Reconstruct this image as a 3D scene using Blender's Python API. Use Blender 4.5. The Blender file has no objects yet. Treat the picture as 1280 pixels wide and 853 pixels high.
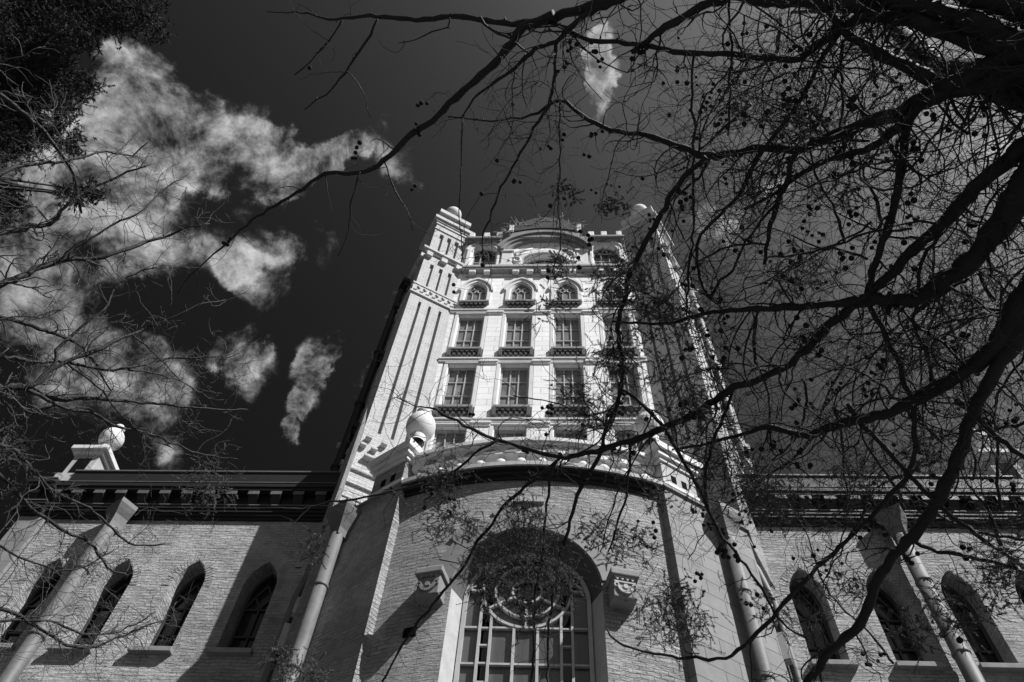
import bpy, math, random
import numpy as np
from mathutils import Vector, Matrix
from mathutils.geometry import tessellate_polygon
R_ = math.radians
scene = bpy.context.scene
col = scene.collection
random.seed(7); rng = np.random.default_rng(7)

# ------------------------------------------------------------------ camera
F, CX, CY = 960.0, 640.0, 426.5
P, RO, YA = R_(58.4701), R_(5.2291), R_(-6.3734)
CAM = np.array([.575, 0, 1.6])
cp, sp, cy, sy = math.cos(P), math.sin(P), math.cos(YA), math.sin(YA)
fw = np.array([sy*cp, cy*cp, sp]); r0 = np.array([cy, -sy, 0]); u0 = np.cross(r0, fw)
RR = math.cos(RO)*r0 + math.sin(RO)*u0
UU = -math.sin(RO)*r0 + math.cos(RO)*u0
cam = bpy.data.cameras.new("camera"); camo = bpy.data.objects.new("camera", cam); col.objects.link(camo)
cam.sensor_width = 36; cam.sensor_fit = 'HORIZONTAL'; cam.lens = F/1280*36
cam.clip_start = .05; cam.clip_end = 3000
m = Matrix.Identity(4)
for i in range(3):
    m[i][0], m[i][1], m[i][2], m[i][3] = RR[i], UU[i], -fw[i], CAM[i]
camo.matrix_world = m
scene.camera = camo
def ray(x, y):
    d = RR*(x-CX)/F + UU*(CY-y)/F + fw
    return d/np.linalg.norm(d)
def at(x, y, d): return CAM + ray(x, y)*d

# ------------------------------------------------------------------ light
SUN_AZ, SUN_EL = R_(57.5), R_(47)      # azimuth to the right of straight behind the camera
sdir = np.array([math.sin(SUN_AZ)*math.cos(SUN_EL), -math.cos(SUN_AZ)*math.cos(SUN_EL), math.sin(SUN_EL)])
sl = bpy.data.lights.new("sun", 'SUN'); sl.energy = 5.0; sl.angle = R_(.5); sl.color = (1, 1, 1)
so = bpy.data.objects.new("sun", sl); col.objects.link(so)
so.rotation_euler = Vector(sdir).to_track_quat('Z', 'Y').to_euler()
scene.view_settings.view_transform = 'Standard'; scene.view_settings.look = 'None'
scene.view_settings.exposure = 0.70; scene.view_settings.gamma = 1

world = bpy.data.worlds.new("World"); scene.world = world; world.use_nodes = True
nt = world.node_tree; N = nt.nodes; Lk = nt.links
bg = N['Background']
def wn(t, **k):
    n = N.new(t)
    for a, b in k.items(): setattr(n, a, b)
    return n
def wmath(op, a, b=None, c=None, clamp=False):
    n = N.new('ShaderNodeMath'); n.operation = op; n.use_clamp = clamp
    for i, v in enumerate((a, b, c)):
        if v is None: continue
        if hasattr(v, 'links'): Lk.new(v, n.inputs[i])
        else: n.inputs[i].default_value = v
    return n.outputs[0]
sky = wn('ShaderNodeTexSky', sky_type='NISHITA', sun_disc=False)
sky.sun_elevation = SUN_EL; sky.sun_rotation = math.atan2(sdir[0], sdir[1])
sky.dust_density = 2.0; sky.air_density = 1.0; sky.altitude = 200
sep = wn('ShaderNodeSeparateColor'); Lk.new(sky.outputs[0], sep.inputs[0])
# black and white picture through a red filter: only the red channel of the sky counts
SKY_GAIN, SKY_POW = 1.0, 1.0
tc = wn('ShaderNodeTexCoord'); gen = tc.outputs['Generated']
nrm = wn('ShaderNodeVectorMath', operation='NORMALIZE'); Lk.new(gen, nrm.inputs[0]); dirv = nrm.outputs[0]
skyv = sep.outputs[0]
CLOUDS = [(150,105,42,.55),(195,135,45,.6),(245,150,34,.6),(290,172,42,.95),(330,205,40,.9),(368,225,24,.6),(60,240,105,.95),(130,215,75,.9),(190,260,60,.8),
 (20,330,85,.8),(240,215,34,.55),(405,212,26,.6),(445,215,22,.6),(470,190,27,.9),(515,218,24,.85),(395,305,32,.7),(350,190,26,.7),(375,215,22,.7),(425,205,24,.7),(160,75,26,.5),(350,300,26,.5),(290,315,40,.85),
 (322,350,34,.9),(298,425,30,.9),(314,468,30,.95),(398,448,25,1.0),(390,485,25,1.0),(380,520,22,.9),(370,548,16,.7),(50,430,60,.75),(110,480,60,.85),(150,440,38,.6),
 (215,470,34,.85),(215,520,40,.7),(235,575,24,.7),(460,470,18,.75),(742,50,18,.75),(757,80,19,1.1),(770,108,19,1.15),(776,130,14,1.0),(752,125,14,.9),(985,255,17,.9),(990,235,10,.6),
 (1200,175,26,.8),(1250,190,26,.8),(905,285,26,.7),(890,310,26,.6),(925,315,24,.6),(760,160,16,.5),(1235,45,30,.5),(820,180,14,.4),(100,20,60,.4)]
wv = wn('ShaderNodeTexNoise'); wv.inputs['Scale'].default_value = 5.0; wv.inputs['Detail'].default_value = 7; wv.inputs['Roughness'].default_value = .62
Lk.new(dirv, wv.inputs['Vector'])
w1 = wn('ShaderNodeVectorMath', operation='SUBTRACT'); Lk.new(wv.outputs['Color'], w1.inputs[0]); w1.inputs[1].default_value = (.5, .5, .5)
w2 = wn('ShaderNodeVectorMath', operation='MULTIPLY_ADD'); Lk.new(w1.outputs[0], w2.inputs[0]); w2.inputs[1].default_value = (.17, .17, .17); Lk.new(dirv, w2.inputs[2])
w3 = wn('ShaderNodeVectorMath', operation='NORMALIZE'); Lk.new(w2.outputs[0], w3.inputs[0]); warped = w3.outputs[0]
acc = None
for (x, y, r, s) in CLOUDS:
    d = ray(x, y)
    vm = wn('ShaderNodeVectorMath', operation='DOT_PRODUCT'); Lk.new(warped, vm.inputs[0]); vm.inputs[1].default_value = d
    ang = math.atan(r*1.7/math.hypot(F, math.hypot(x-CX, y-CY)))
    mr = wn('ShaderNodeMapRange', interpolation_type='SMOOTHSTEP'); Lk.new(vm.outputs['Value'], mr.inputs[0])
    mr.inputs[1].default_value = math.cos(ang); mr.inputs[2].default_value = math.cos(ang*.15); mr.inputs[3].default_value = 0; mr.inputs[4].default_value = s
    acc = mr.outputs[0] if acc is None else wmath('ADD', acc, mr.outputs[0])
acc = wmath('MINIMUM', acc, 1.05)
def wnoise(scale, det, rough, dist, vec=None):
    n = wn('ShaderNodeTexNoise'); n.inputs['Scale'].default_value = scale; n.inputs['Detail'].default_value = det
    n.inputs['Roughness'].default_value = rough; n.inputs['Distortion'].default_value = dist
    Lk.new(vec if vec is not None else dirv, n.inputs['Vector']); return n.outputs['Fac']
n1 = wnoise(10, 10, .68, .3); n2 = wnoise(28, 8, .66, .2)
nn = wmath('ADD', wmath('MULTIPLY', n1, .72), wmath('MULTIPLY', n2, .28))
nn = wmath('MULTIPLY', wmath('SUBTRACT', nn, .5), 3.4)
dens = wmath('MULTIPLY', wmath('SUBTRACT', wmath('ADD', acc, wmath('MULTIPLY', nn, 1.4)), .54), acc)
mr = wn('ShaderNodeMapRange', interpolation_type='SMOOTHSTEP'); Lk.new(dens, mr.inputs[0])
mr.inputs[1].default_value = 0.0; mr.inputs[2].default_value = 1.45; mr.inputs[3].default_value = 0; mr.inputs[4].default_value = 1
cloud = mr.outputs[0]
EXPO = 1.5
sdn = wn('ShaderNodeVectorMath', operation='DOT_PRODUCT'); Lk.new(dirv, sdn.inputs[0]); sdn.inputs[1].default_value = sdir
sxyz = wn('ShaderNodeSeparateXYZ'); Lk.new(dirv, sxyz.inputs[0])
# forward-scattering haze on the sun's side, deeper towards the horizon
e = wmath('ADD', wmath('MULTIPLY', sdn.outputs['Value'], 7.0), wmath('MULTIPLY', wmath('MAXIMUM', sxyz.outputs[2], 0.0), -4.0))
haze = wmath('MINIMUM', wmath('ADD', wmath('EXPONENT', wmath('ADD', e, -3.44)), .005), .27)
base = wmath('ADD', wmath('MULTIPLY', haze, 10/EXPO), wmath('MULTIPLY', wmath('MINIMUM', skyv, 3.0), .01))
CLOUD_LUM = .70*10/EXPO
tot = wmath('ADD', wmath('MULTIPLY', base, wmath('SUBTRACT', 1.0, cloud)), wmath('MULTIPLY', wmath('POWER', cloud, 1.25), CLOUD_LUM))
cmb = wn('ShaderNodeCombineColor')
for i in range(3): Lk.new(tot, cmb.inputs[i])
Lk.new(cmb.outputs[0], bg.inputs[0]); bg.inputs[1].default_value = .1

# ------------------------------------------------------------------ materials (the photograph is black and white)
def mat(name, g, rough=.85, spec=.3, tex=None, var=.25, vscale=3, bump=.0, bscale=30, **k):
    m = bpy.data.materials.new(name); m.use_nodes = True; t = m.node_tree; n = t.nodes; l = t.links
    b = n['Principled BSDF']; b.inputs['Roughness'].default_value = rough; b.inputs['Specular IOR Level'].default_value = spec
    uv = n.new('ShaderNodeTexCoord')
    pos = n.new('ShaderNodeNewGeometry').outputs['Position']
    def noise(s, d=6, r=.6, vec=pos):
        x = n.new('ShaderNodeTexNoise'); x.inputs['Scale'].default_value = s; x.inputs['Detail'].default_value = d; x.inputs['Roughness'].default_value = r
        l.new(vec, x.inputs['Vector']); return x.outputs['Fac']
    def mth(op, a, c):
        x = n.new('ShaderNodeMath'); x.operation = op
        for i, v in enumerate((a, c)):
            if hasattr(v, 'links'): l.new(v, x.inputs[i])
            else: x.inputs[i].default_value = v
        return x.outputs[0]
    v = mth('ADD', mth('MULTIPLY', mth('SUBTRACT', noise(vscale), .5), 2*var), 1.0)
    v = mth('MULTIPLY', v, mth('ADD', mth('MULTIPLY', mth('SUBTRACT', noise(vscale*9, 5), .5), var*1.2), 1.0))
    # weather streaks running down
    mp = n.new('ShaderNodeMapping'); l.new(pos, mp.inputs['Vector']); mp.inputs['Scale'].default_value = (5, 5, .35)
    st = noise(1.0, 4, .6, mp.outputs[0])
    v = mth('MULTIPLY', v, mth('ADD', mth('MULTIPLY', mth('SUBTRACT', st, .5), k.get('streak', .3)), 1.0))
    h = mth('MULTIPLY', noise(bscale, 5), .3)
    col_ = mth('MULTIPLY', v, g)
    if tex:
        bw, bh, mort, dark, wob = tex
        d = n.new('ShaderNodeTexNoise'); d.inputs['Scale'].default_value = 2.2; d.inputs['Detail'].default_value = 5; l.new(pos, d.inputs['Vector'])
        va = n.new('ShaderNodeVectorMath'); va.operation = 'MULTIPLY_ADD'; l.new(d.outputs['Color'], va.inputs[0])
        va.inputs[1].default_value = (wob, wob, 0); l.new(uv.outputs['UV'], va.inputs[2])
        br = n.new('ShaderNodeTexBrick'); l.new(va.outputs[0], br.inputs['Vector'])
        br.inputs['Scale'].default_value = 1; br.inputs['Brick Width'].default_value = bw; br.inputs['Row Height'].default_value = bh
        br.inputs['Mortar Size'].default_value = mort; br.inputs['Mortar Smooth'].default_value = .4; br.inputs['Bias'].default_value = 0
        c = k.get('brickvar', .18)
        br.inputs['Color1'].default_value = (1-c,)*3+(1,); br.inputs['Color2'].default_value = (1+c*.3,)*3+(1,)
        br.inputs['Mortar'].default_value = (dark,)*3+(1,)
        sp_ = n.new('ShaderNodeSeparateColor'); l.new(br.outputs['Color'], sp_.inputs[0])
        # part of the joints is smeared over by old paint
        sm = noise(1.7, 6, .7); smr = n.new('ShaderNodeMapRange'); l.new(sm, smr.inputs[0]); smr.inputs[1].default_value = .38; smr.inputs[2].default_value = .62
        smr.inputs[3].default_value = k.get('smear', .35); smr.inputs[4].default_value = 1
        mixv = mth('ADD', mth('MULTIPLY', mth('SUBTRACT', sp_.outputs[0], 1.0), smr.outputs[0]), 1.0)
        col_ = mth('MULTIPLY', col_, mixv)
        h = mth('SUBTRACT', h, mth('MULTIPLY', mth('MULTIPLY', br.outputs['Fac'], smr.outputs[0]), 1.0))
        # each brick stands a little proud or back
        h = mth('ADD', h, mth('MULTIPLY', sp_.outputs[0], k.get('proud', 1.2)))
    if k.get('rough_rows'):
        mp2 = n.new('ShaderNodeMapping'); l.new(pos, mp2.inputs['Vector']); mp2.inputs['Scale'].default_value = (2.6, 2.6, 12)
        h = mth('ADD', h, mth('MULTIPLY', mth('MULTIPLY', noise(1.0, 8, .7, mp2.outputs[0]), mth('ADD', noise(1.3, 3), .1)), k['rough_rows']*2.2))
    cc = n.new('ShaderNodeCombineColor')
    for i in range(3): l.new(col_, cc.inputs[i])
    l.new(cc.outputs[0], b.inputs['Base Color'])
    if bump:
        bp = n.new('ShaderNodeBump'); bp.inputs['Strength'].default_value = 1; bp.inputs['Distance'].default_value = bump
        l.new(h, bp.inputs['Height']); l.new(bp.outputs[0], b.inputs['Normal'])
    return m
M = {}
M['brick'] = mat('old_cream_brick', .37, tex=(.24, .085, .010, .55, .10), var=.5, vscale=.8, bump=.06, brickvar=.30, proud=1.0, smear=.1, rough_rows=1.6)
M['bay_brick'] = mat('bay_brick', .34, tex=(.24, .085, .010, .6, .12), var=.6, vscale=.8, bump=.055, brickvar=.22, proud=.8, smear=.1, rough_rows=1.8)
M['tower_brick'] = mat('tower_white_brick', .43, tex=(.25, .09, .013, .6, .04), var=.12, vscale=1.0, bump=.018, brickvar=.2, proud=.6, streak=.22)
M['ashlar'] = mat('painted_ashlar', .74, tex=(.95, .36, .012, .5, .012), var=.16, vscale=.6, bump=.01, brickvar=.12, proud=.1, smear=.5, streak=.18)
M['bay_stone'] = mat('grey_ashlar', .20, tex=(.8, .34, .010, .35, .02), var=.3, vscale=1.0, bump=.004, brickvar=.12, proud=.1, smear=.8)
M['trim'] = mat('pale_stone_trim', .56, var=.22, vscale=2.0, bump=.006, bscale=14, streak=.3)
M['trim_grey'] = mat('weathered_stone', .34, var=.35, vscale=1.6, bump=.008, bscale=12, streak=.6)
M['hood'] = mat('weathered_shaded_grey', .19, var=.35, vscale=1.6, bump=.008, bscale=12, streak=.6)  # weathered grey, lowered to stand for shade on pediment and left carving
M['soffit'] = mat('arch_soffit_shade', .07, var=.4, vscale=3)  # dark colour stands for the shade inside the arch
M['lancet_frame'] = mat('dull_window_frame', .045, var=.4, vscale=4)
M['voussoir'] = mat('voussoir_stone', .20, var=.2, vscale=2.0, bump=.006, bscale=15)
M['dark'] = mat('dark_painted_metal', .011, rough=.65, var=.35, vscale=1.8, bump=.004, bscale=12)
M['darker'] = mat('black_timber', .012, rough=.8, var=.3, vscale=2)  # even near-black colour, assigned to no part
M['bracket'] = mat('worn_bracket_paint', .02, rough=.8, var=.5, vscale=3)
M['lip'] = mat('lit_metal_edge', .09, rough=.6, var=.6, vscale=3)  # paler colour stands for sunlit cornice edges and bracket ends
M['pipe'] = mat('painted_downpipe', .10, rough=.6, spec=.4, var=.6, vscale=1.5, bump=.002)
M['paint'] = mat('flaking_white_paint', .34, rough=.7, var=.3, vscale=5, bump=.004, bscale=40)
M['finial'] = mat('weathered_ball_stone', .54, var=.22, vscale=2.5, bump=.005, bscale=25, streak=.4)
M['turret_stone'] = mat('turret_moulding_stone', .38, var=.3, vscale=2.0, bump=.008, bscale=14, streak=.6)
M['corbel'] = mat('shade_toned_sill_corbel', .07, var=.4, vscale=5)  # darkened in colour to stand for the shade under the sills
M['sill'] = mat('dark_sill_stone', .20, var=.4, vscale=4)
M['glass'] = mat('blind_backed_glass', .15, rough=.2, spec=.5, var=.8, vscale=.9, streak=1.6)
M['bay_glass'] = mat('dusty_bay_glass', .075, rough=.2, spec=.5, var=.35, vscale=2.2, streak=1.4)
M['dark_glass'] = mat('dark_window_glass', .012, rough=.12, spec=.5, var=.3)
M['hole'] = mat('black_opening', .006, rough=1, spec=.05, var=.1)
M['shingle'] = mat('blackened_parapet', .05, tex=(.09, .8, .014, .3, .03), var=.5, vscale=4, bump=.02)
M['bark'] = mat('dark_bark', .022, rough=.7, spec=.25, var=.6, vscale=7, bump=.02, bscale=60)
M['twig'] = mat('dry_twig', .035, rough=.9, spec=.12, var=.4, vscale=9)
M['left_twig'] = mat('lit_dry_twig', .07, rough=.8, spec=.2, var=.5, vscale=9)  # left tree's twigs coloured paler for the light they catch
M['pale_twig'] = mat('pale_twig', .22, rough=.8, spec=.2, var=.5, vscale=6)
M['cone'] = mat('seed_cone', .022, rough=.9, spec=.1, var=.4, vscale=60, bump=.004, bscale=120)
M['needle'] = mat('feathery_needles', .075, rough=.8, spec=.1, var=.5, vscale=5)
M['dark_needle'] = mat('dark_evergreen_needles', .035, rough=.85, spec=.1, var=.5, vscale=4)
M['ground'] = mat('dry_lawn', .08, rough=1, var=.4, vscale=.8, bump=.03, bscale=8)

# ------------------------------------------------------------------ mesh helpers
class Fr:                       # local frame on a wall: u along it, d outward, z up
    def __init__(s, ox=0, oy=0, ang=0): s.o = (ox, oy); s.c = math.cos(R_(ang)); s.s = math.sin(R_(ang))
    def __call__(s, u, d, z): return (s.o[0]+u*s.c+d*s.s, s.o[1]+u*s.s-d*s.c, z)
W0 = Fr()
class MB:
    def __init__(s): s.v = []; s.f = []; s.uv = None; s.sm = []
    def add(s, vs, fs, smooth=False):
        b = len(s.v); s.v += [tuple(map(float, v)) for v in vs]
        s.f += [tuple(b+i for i in f) for f in fs]; s.sm += [smooth]*len(fs); return s
    def box(s, fr, u0, u1, d0, d1, z0, z1, j=0):
        vs = [fr(u, d, z) for z in (z0, z1) for d in (d0, d1) for u in (u0, u1)]
        if j: vs = [tuple(c+random.uniform(-j, j) for c in v) for v in vs]
        return s.add(vs, [(0,1,3,2)[::-1], (4,5,7,6), (0,1,5,4)[::-1], (2,3,7,6), (0,2,6,4), (1,3,7,5)[::-1]])
    def prism(s, poly, z0, z1, taper=None):
        n = len(poly); q = taper or poly
        vs = [(x, y, z0) for x, y in poly]+[(x, y, z1) for x, y in q]
        return s.add(vs, [tuple(range(n))[::-1], tuple(range(n, 2*n))]+[(i, (i+1) % n, n+(i+1) % n, n+i) for i in range(n)])
    def lathe(s, c, prof, n=20, smooth=True):
        vs = [(c[0]+r*math.cos(2*math.pi*i/n), c[1]+r*math.sin(2*math.pi*i/n), c[2]+z) for r, z in prof for i in range(n)]
        fs = [(k*n+i, k*n+(i+1) % n, (k+1)*n+(i+1) % n, (k+1)*n+i) for k in range(len(prof)-1) for i in range(n)]
        return s.add(vs, fs, smooth)
    def wall(s, fr, outer, holes, d=0, depth=.3, rev=True, hd=None):
        polys = [[Vector((u, z, 0)) for u, z in p] for p in [outer]+holes]
        flat = [p for q in polys for p in q]
        tris = tessellate_polygon(polys)
        s.add([fr(p.x, d, p.y) for p in flat], [tuple(t) for t in tris])
        if rev:
            for k, h in enumerate(holes):
                dd = depth if hd is None else hd[k]
                n = len(h); vs = [fr(u, d, z) for u, z in h]+[fr(u, d-dd, z) for u, z in h]
                s.add(vs, [(i, (i+1) % n, n+(i+1) % n, n+i) for i in range(n)])
        return s
    def sheet(s, fr, poly, d):
        polys = [[Vector((u, z, 0)) for u, z in poly]]
        return s.add([fr(u, d, z) for u, z in poly], [tuple(t) for t in tessellate_polygon(polys)])
    def ribbon(s, fr, inner, outer, d0, d1, closed=False):
        # band between two outlines, standing from d0 to d1
        n = len(inner); vs = []
        for a, b in zip(inner, outer): vs += [fr(a[0], d0, a[1]), fr(a[0], d1, a[1]), fr(b[0], d1, b[1]), fr(b[0], d0, b[1])]
        fs = []
        for i in range(n if closed else n-1):
            k, q = 4*i, 4*((i+1) % n)
            fs += [(k+1, q+1, q+2, k+2), (k, q, q+1, k+1), (k+2, q+2, q+3, k+3), (k+3, q+3, q, k)]
        if not closed: fs += [(0, 1, 2, 3), (4*n-1, 4*n-2, 4*n-3, 4*n-4)]
        return s.add(vs, fs)
    def tube(s, pts, rad, n=8, smooth=True, cap=True):
        pts = np.asarray(pts, float); k = len(pts)
        if np.isscalar(rad): rad = [rad]*k
        t = np.gradient(pts, axis=0); t /= np.linalg.norm(t, axis=1)[:, None]+1e-9
        ref = np.array([.31, .52, .79]); a = np.cross(t, ref); a /= np.linalg.norm(a, axis=1)[:, None]+1e-9; b = np.cross(t, a)
        th = np.arange(n)*2*math.pi/n
        V = pts[:, None]+np.asarray(rad)[:, None, None]*(np.cos(th)[None, :, None]*a[:, None]+np.sin(th)[None, :, None]*b[:, None])
        V = V.reshape(-1, 3)
        fs = [(i*n+j, i*n+(j+1) % n, (i+1)*n+(j+1) % n, (i+1)*n+j) for i in range(k-1) for j in range(n)]
        if cap and n > 3: fs += [tuple(range(n))[::-1], tuple(range((k-1)*n, k*n))]
        return s.add(V.tolist(), fs, smooth)
    def build(s, name, material, parent=None, mirror=False, uvf=None, bevel=0, recalc=True):
        v = np.array(s.v)
        fs = s.f
        if mirror: v = v*np.array([-1, 1, 1]); fs = [f[::-1] for f in fs]
        me = bpy.data.meshes.new(name); me.from_pydata(v.tolist(), [], fs)
        me.polygons.foreach_set('use_smooth', s.sm)
        if recalc and len(fs) < 60000:
            import bmesh
            b = bmesh.new(); b.from_mesh(me); bmesh.ops.recalc_face_normals(b, faces=b.faces); b.to_mesh(me); b.free()
        if len(fs) < 60000:
            L = me.uv_layers.new(name='UVMap'); co = v; data = np.zeros((len(me.loops), 2))
            for p in me.polygons:
                nx, ny, nz = p.normal
                for li in p.loop_indices:
                    c = co[me.loops[li].vertex_index]
                    if uvf: data[li] = uvf(c)
                    elif abs(nz) > .8: data[li] = (c[0], c[1])
                    else:
                        h = math.hypot(nx, ny) or 1
                        data[li] = ((-ny*c[0]+nx*c[1])/h, c[2])
            L.data.foreach_set('uv', data.ravel())
        me.materials.append(material); me.update()
        o = bpy.data.objects.new(name, me); col.objects.link(o)
        if parent: o.parent = parent
        if bevel:
            bm_ = o.modifiers.new('bevel', 'BEVEL'); bm_.width = bevel; bm_.segments = 2; bm_.limit_method = 'ANGLE'; bm_.angle_limit = R_(40)
        return o
def tag(o, label=None, cat=None, group=None, kind=None):
    for k, v in (('label', label), ('category', cat), ('group', group), ('kind', kind)):
        if v: o[k] = v
    return o
def empty(name, loc, label, cat, group=None):
    o = bpy.data.objects.new(name, None); col.objects.link(o); o.location = loc; o.empty_display_size = .3
    return tag(o, label, cat, group)
def arch(cx, zs, hw, h, n=14, z0=None):
    """outline of an arched opening: up the right jamb, over the (pointed or round) head, down the left"""
    Rr = (hw*hw+h*h)/(2*hw) if h >= hw else None
    pts = []
    for i in range(n+1):
        t = i/n
        if Rr:
            a = t*math.asin(min(1, h/Rr)); pts.append((hw-Rr+Rr*math.cos(a), Rr*math.sin(a)))
        else: pts.append((hw*math.cos(t*math.pi/2), h*math.sin(t*math.pi/2)))
    right = [(cx+x, zs+z) for x, z in pts]; left = [(cx-x, zs+z) for x, z in pts[::-1]][1:]
    o = right+left
    if z0 is not None: o = [(cx+hw, z0)]+o+[(cx-hw, z0)]
    return o
def rect(u0, u1, z0, z1): return [(u0, z0), (u1, z0), (u1, z1), (u0, z1)]

# ------------------------------------------------------------------ ground
g = MB().add([(-400, -400, 0), (400, -400, 0), (400, 400, 0), (-400, 400, 0)], [(0, 1, 2, 3)]).build('ground', M['ground']); g['kind'] = 'structure'

# ------------------------------------------------------------------ the building
B = empty('tower_building', (0, 14, 0), 'pale brick building with tall corner-turreted tower, curved entrance bay and low wings', 'building')
B_inv = Vector((0, 14, 0))
def part(mb, name, m, parent=None, **k):
    """world-space mesh, hung under its thing"""
    o = mb.build(name, m, None, **k)
    o.parent = parent or B
    if parent is None: o.matrix_parent_inverse = Matrix.Translation(-B_inv)
    return o

# --- tower front
TY = 16.0; T = Fr(0, TY, 0)
COLS = [-3.02, -1.007, 1.007, 3.02]
ROWS = [(27.12, 29.92), (23.29, 26.08), (19.46, 22.24), (15.6, 18.4)]
holes = []; hd = []
for x in COLS:
    for z0, z1 in ROWS: holes.append(rect(x-.53, x+.53, z0, z1)); hd.append(.22)
    holes.append(arch(x, 32.1, .47, .86, 10, 31.0)); hd.append(.13)
for x in (-2.96, 2.96): holes.append(arch(x, 36.35, .58, .6, 12, 34.6)); hd.append(.24)
holes.append(arch(0, 34.78, 1.15, 1.15, 16)); hd.append(.3)
mb = MB().wall(T, rect(-4.0, 4.0, 12, 37.6), holes, 0, hd=hd)
part(mb, 'tower_wall', M['ashlar'])
# tower body behind (sides, back, roof)
mb = MB(); mb.prism([(-6.2, 17.3), (-6.2, 26), (6.2, 26), (6.2, 17.3)], 8, 37)
part(mb, 'tower_side_wall', M['brick'])

def rect_window(x, z0, z1, dep=.15):
    hw = .53
    w = MB(); f = .065
    w.box(T, x-hw, x-hw+f, -dep-.05, -dep+.02, z0, z1).box(T, x+hw-f, x+hw, -dep-.05, -dep+.02, z0, z1)
    w.box(T, x-hw+f, x+hw-f, -dep-.05, -dep+.02, z0, z0+f).box(T, x-hw+f, x+hw-f, -dep-.05, -dep+.02, z1-f-.05, z1)
    for k in (1, 2):
        u = x-hw+f+(2*hw-2*f)*k/3
        w.box(T, u-.022, u+.022, -dep-.04, -dep, z0+f, z1-f)
    H = z1-z0
    for k in (1, 2, ):
        z = z0+f+(H-2*f)*k/3
        w.box(T, x-hw+f, x+hw-f, -dep-.045, -dep-.005+(.02 if k == 1 else 0), z-.02, z+.02)
    fo = part(w, 'window', M['paint'])
    p = part(MB().box(T, x-hw+.01, x+hw-.01, -dep-.08, -dep-.052, z0+.01, z1-.01), 'pane', M['glass'], fo)
    s = MB(); s.box(T, x-.66, x+.66, -.02, .20, z0-.15, z0-.01)
    part(s, 'sill', M['sill'], fo, bevel=.015)
    s = MB()
    for k in range(6):
        u = x-.5+k*.2; s.box(T, u-.055, u+.055, .005, .16, z0-.27, z0-.155)
    for k in range(5):
        u = x-.4+k*.2; s.box(T, u-.055, u+.055, .005, .12, z0-.45, z0-.275)
    for sgn in (-1, 1): s.box(T, x+sgn*.6-.06, x+sgn*.6+.06, .005, .19, z0-.58, z0-.155)
    part(s, 'sill_bracket', M['corbel'], fo)
    a = MB()
    a.box(T, x-hw-.17, x-hw-.03, .003, .07, z0, z1+.02).box(T, x+hw+.03, x+hw+.17, .003, .07, z0, z1+.02)
    a.box(T, x-hw-.15, x+hw+.15, .003, .10, z1+.03, z1+.1)
    part(a, 'architrave', M['trim'], fo, bevel=.01)
for x in COLS:
    for z0, z1 in ROWS[:3]: rect_window(x, z0, z1)
def arch_frame(fr, x, z0, zs, hw, h, dep, name, gm, pattern, fm=None, thick=.05):
    w = MB(); f = .06
    o = arch(x, zs, hw, h, 10, z0); i_ = arch(x, zs, hw-f, max(h-f, .05), 10, z0+f)
    w.ribbon(fr, i_, o, -dep-.05, -dep+.02, closed=True)
    def bar(a, b, t=thick):
        a = np.array(a, float); b = np.array(b, float); d = b-a; L = np.linalg.norm(d); d /= L; n_ = np.array([-d[1], d[0]])*t/2
        w.ribbon(fr, [tuple(a-n_), tuple(b-n_)], [tuple(a+n_), tuple(b+n_)], -dep-.045, -dep-.002)
    for a, b in pattern: bar(a, b)
    fo = part(w, name, fm or M['paint'])
    p = MB().sheet(fr, arch(x, zs, hw-.01, h-.01, 10, z0+.01), -dep-.06)
    part(p, 'pane', gm, fo)
    return fo
for x in COLS:
    z0, zs, hw, h = 31.0, 32.1, .47, .86
    pat = [((x-.16, z0), (x-.16, zs)), ((x+.16, z0), (x+.16, zs)), ((x-hw, 31.45), (x+hw, 31.45))]
    # interlaced tracery in the head
    for s in (-1, 1):
        for c0, c1 in (((-.16), .30), ((.16), .32)):
            pts = [(x+s*(c0+.42*math.sin(t*1.25)**1.0*.8), zs+.5*t) for t in (0, .25, .5, .75, 1.0)]
            pts = [(max(min(a, x+hw*.9), x-hw*.9), b) for a, b in pts]
            pat += [(pts[i], pts[i+1]) for i in range(4) if abs(pts[i+1][0]-x) < .40 or i < 2]
        pat.append(((x-s*.48, zs), (x-s*.16, zs+.36))); pat.append(((x-s*.16, zs), (x, zs+.3)))
    fo = arch_frame(T, x, z0, zs, hw, h, .08, 'arched_window', M['glass'], pat, thick=.035)
    s = MB().box(T, x-.66, x+.66, -.02, .20, z0-.15, z0-.01); part(s, 'sill', M['sill'], fo, bevel=.015)
    s = MB()
    for k in range(6):
        u = x-.5+k*.2; s.box(T, u-.055, u+.055, .005, .16, z0-.3, z0-.155)
    for k in range(5):
        u = x-.4+k*.2; s.box(T, u-.055, u+.055, .005, .10, z0-.45, z0-.32)
    part(s, 'sill_bracket', M['corbel'], fo)
    a = MB().ribbon(T, arch(x, zs, hw+.04, h+.04, 12, z0), arch(x, zs, hw+.2, h+.22, 12, z0), .004, .06)
    a.ribbon(T, arch(x, zs, hw+.205, h+.225, 12), arch(x, zs, hw+.3, h+.34, 12), .004, .12)
    part(a, 'hood_mould', M['trim'], fo)
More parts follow.
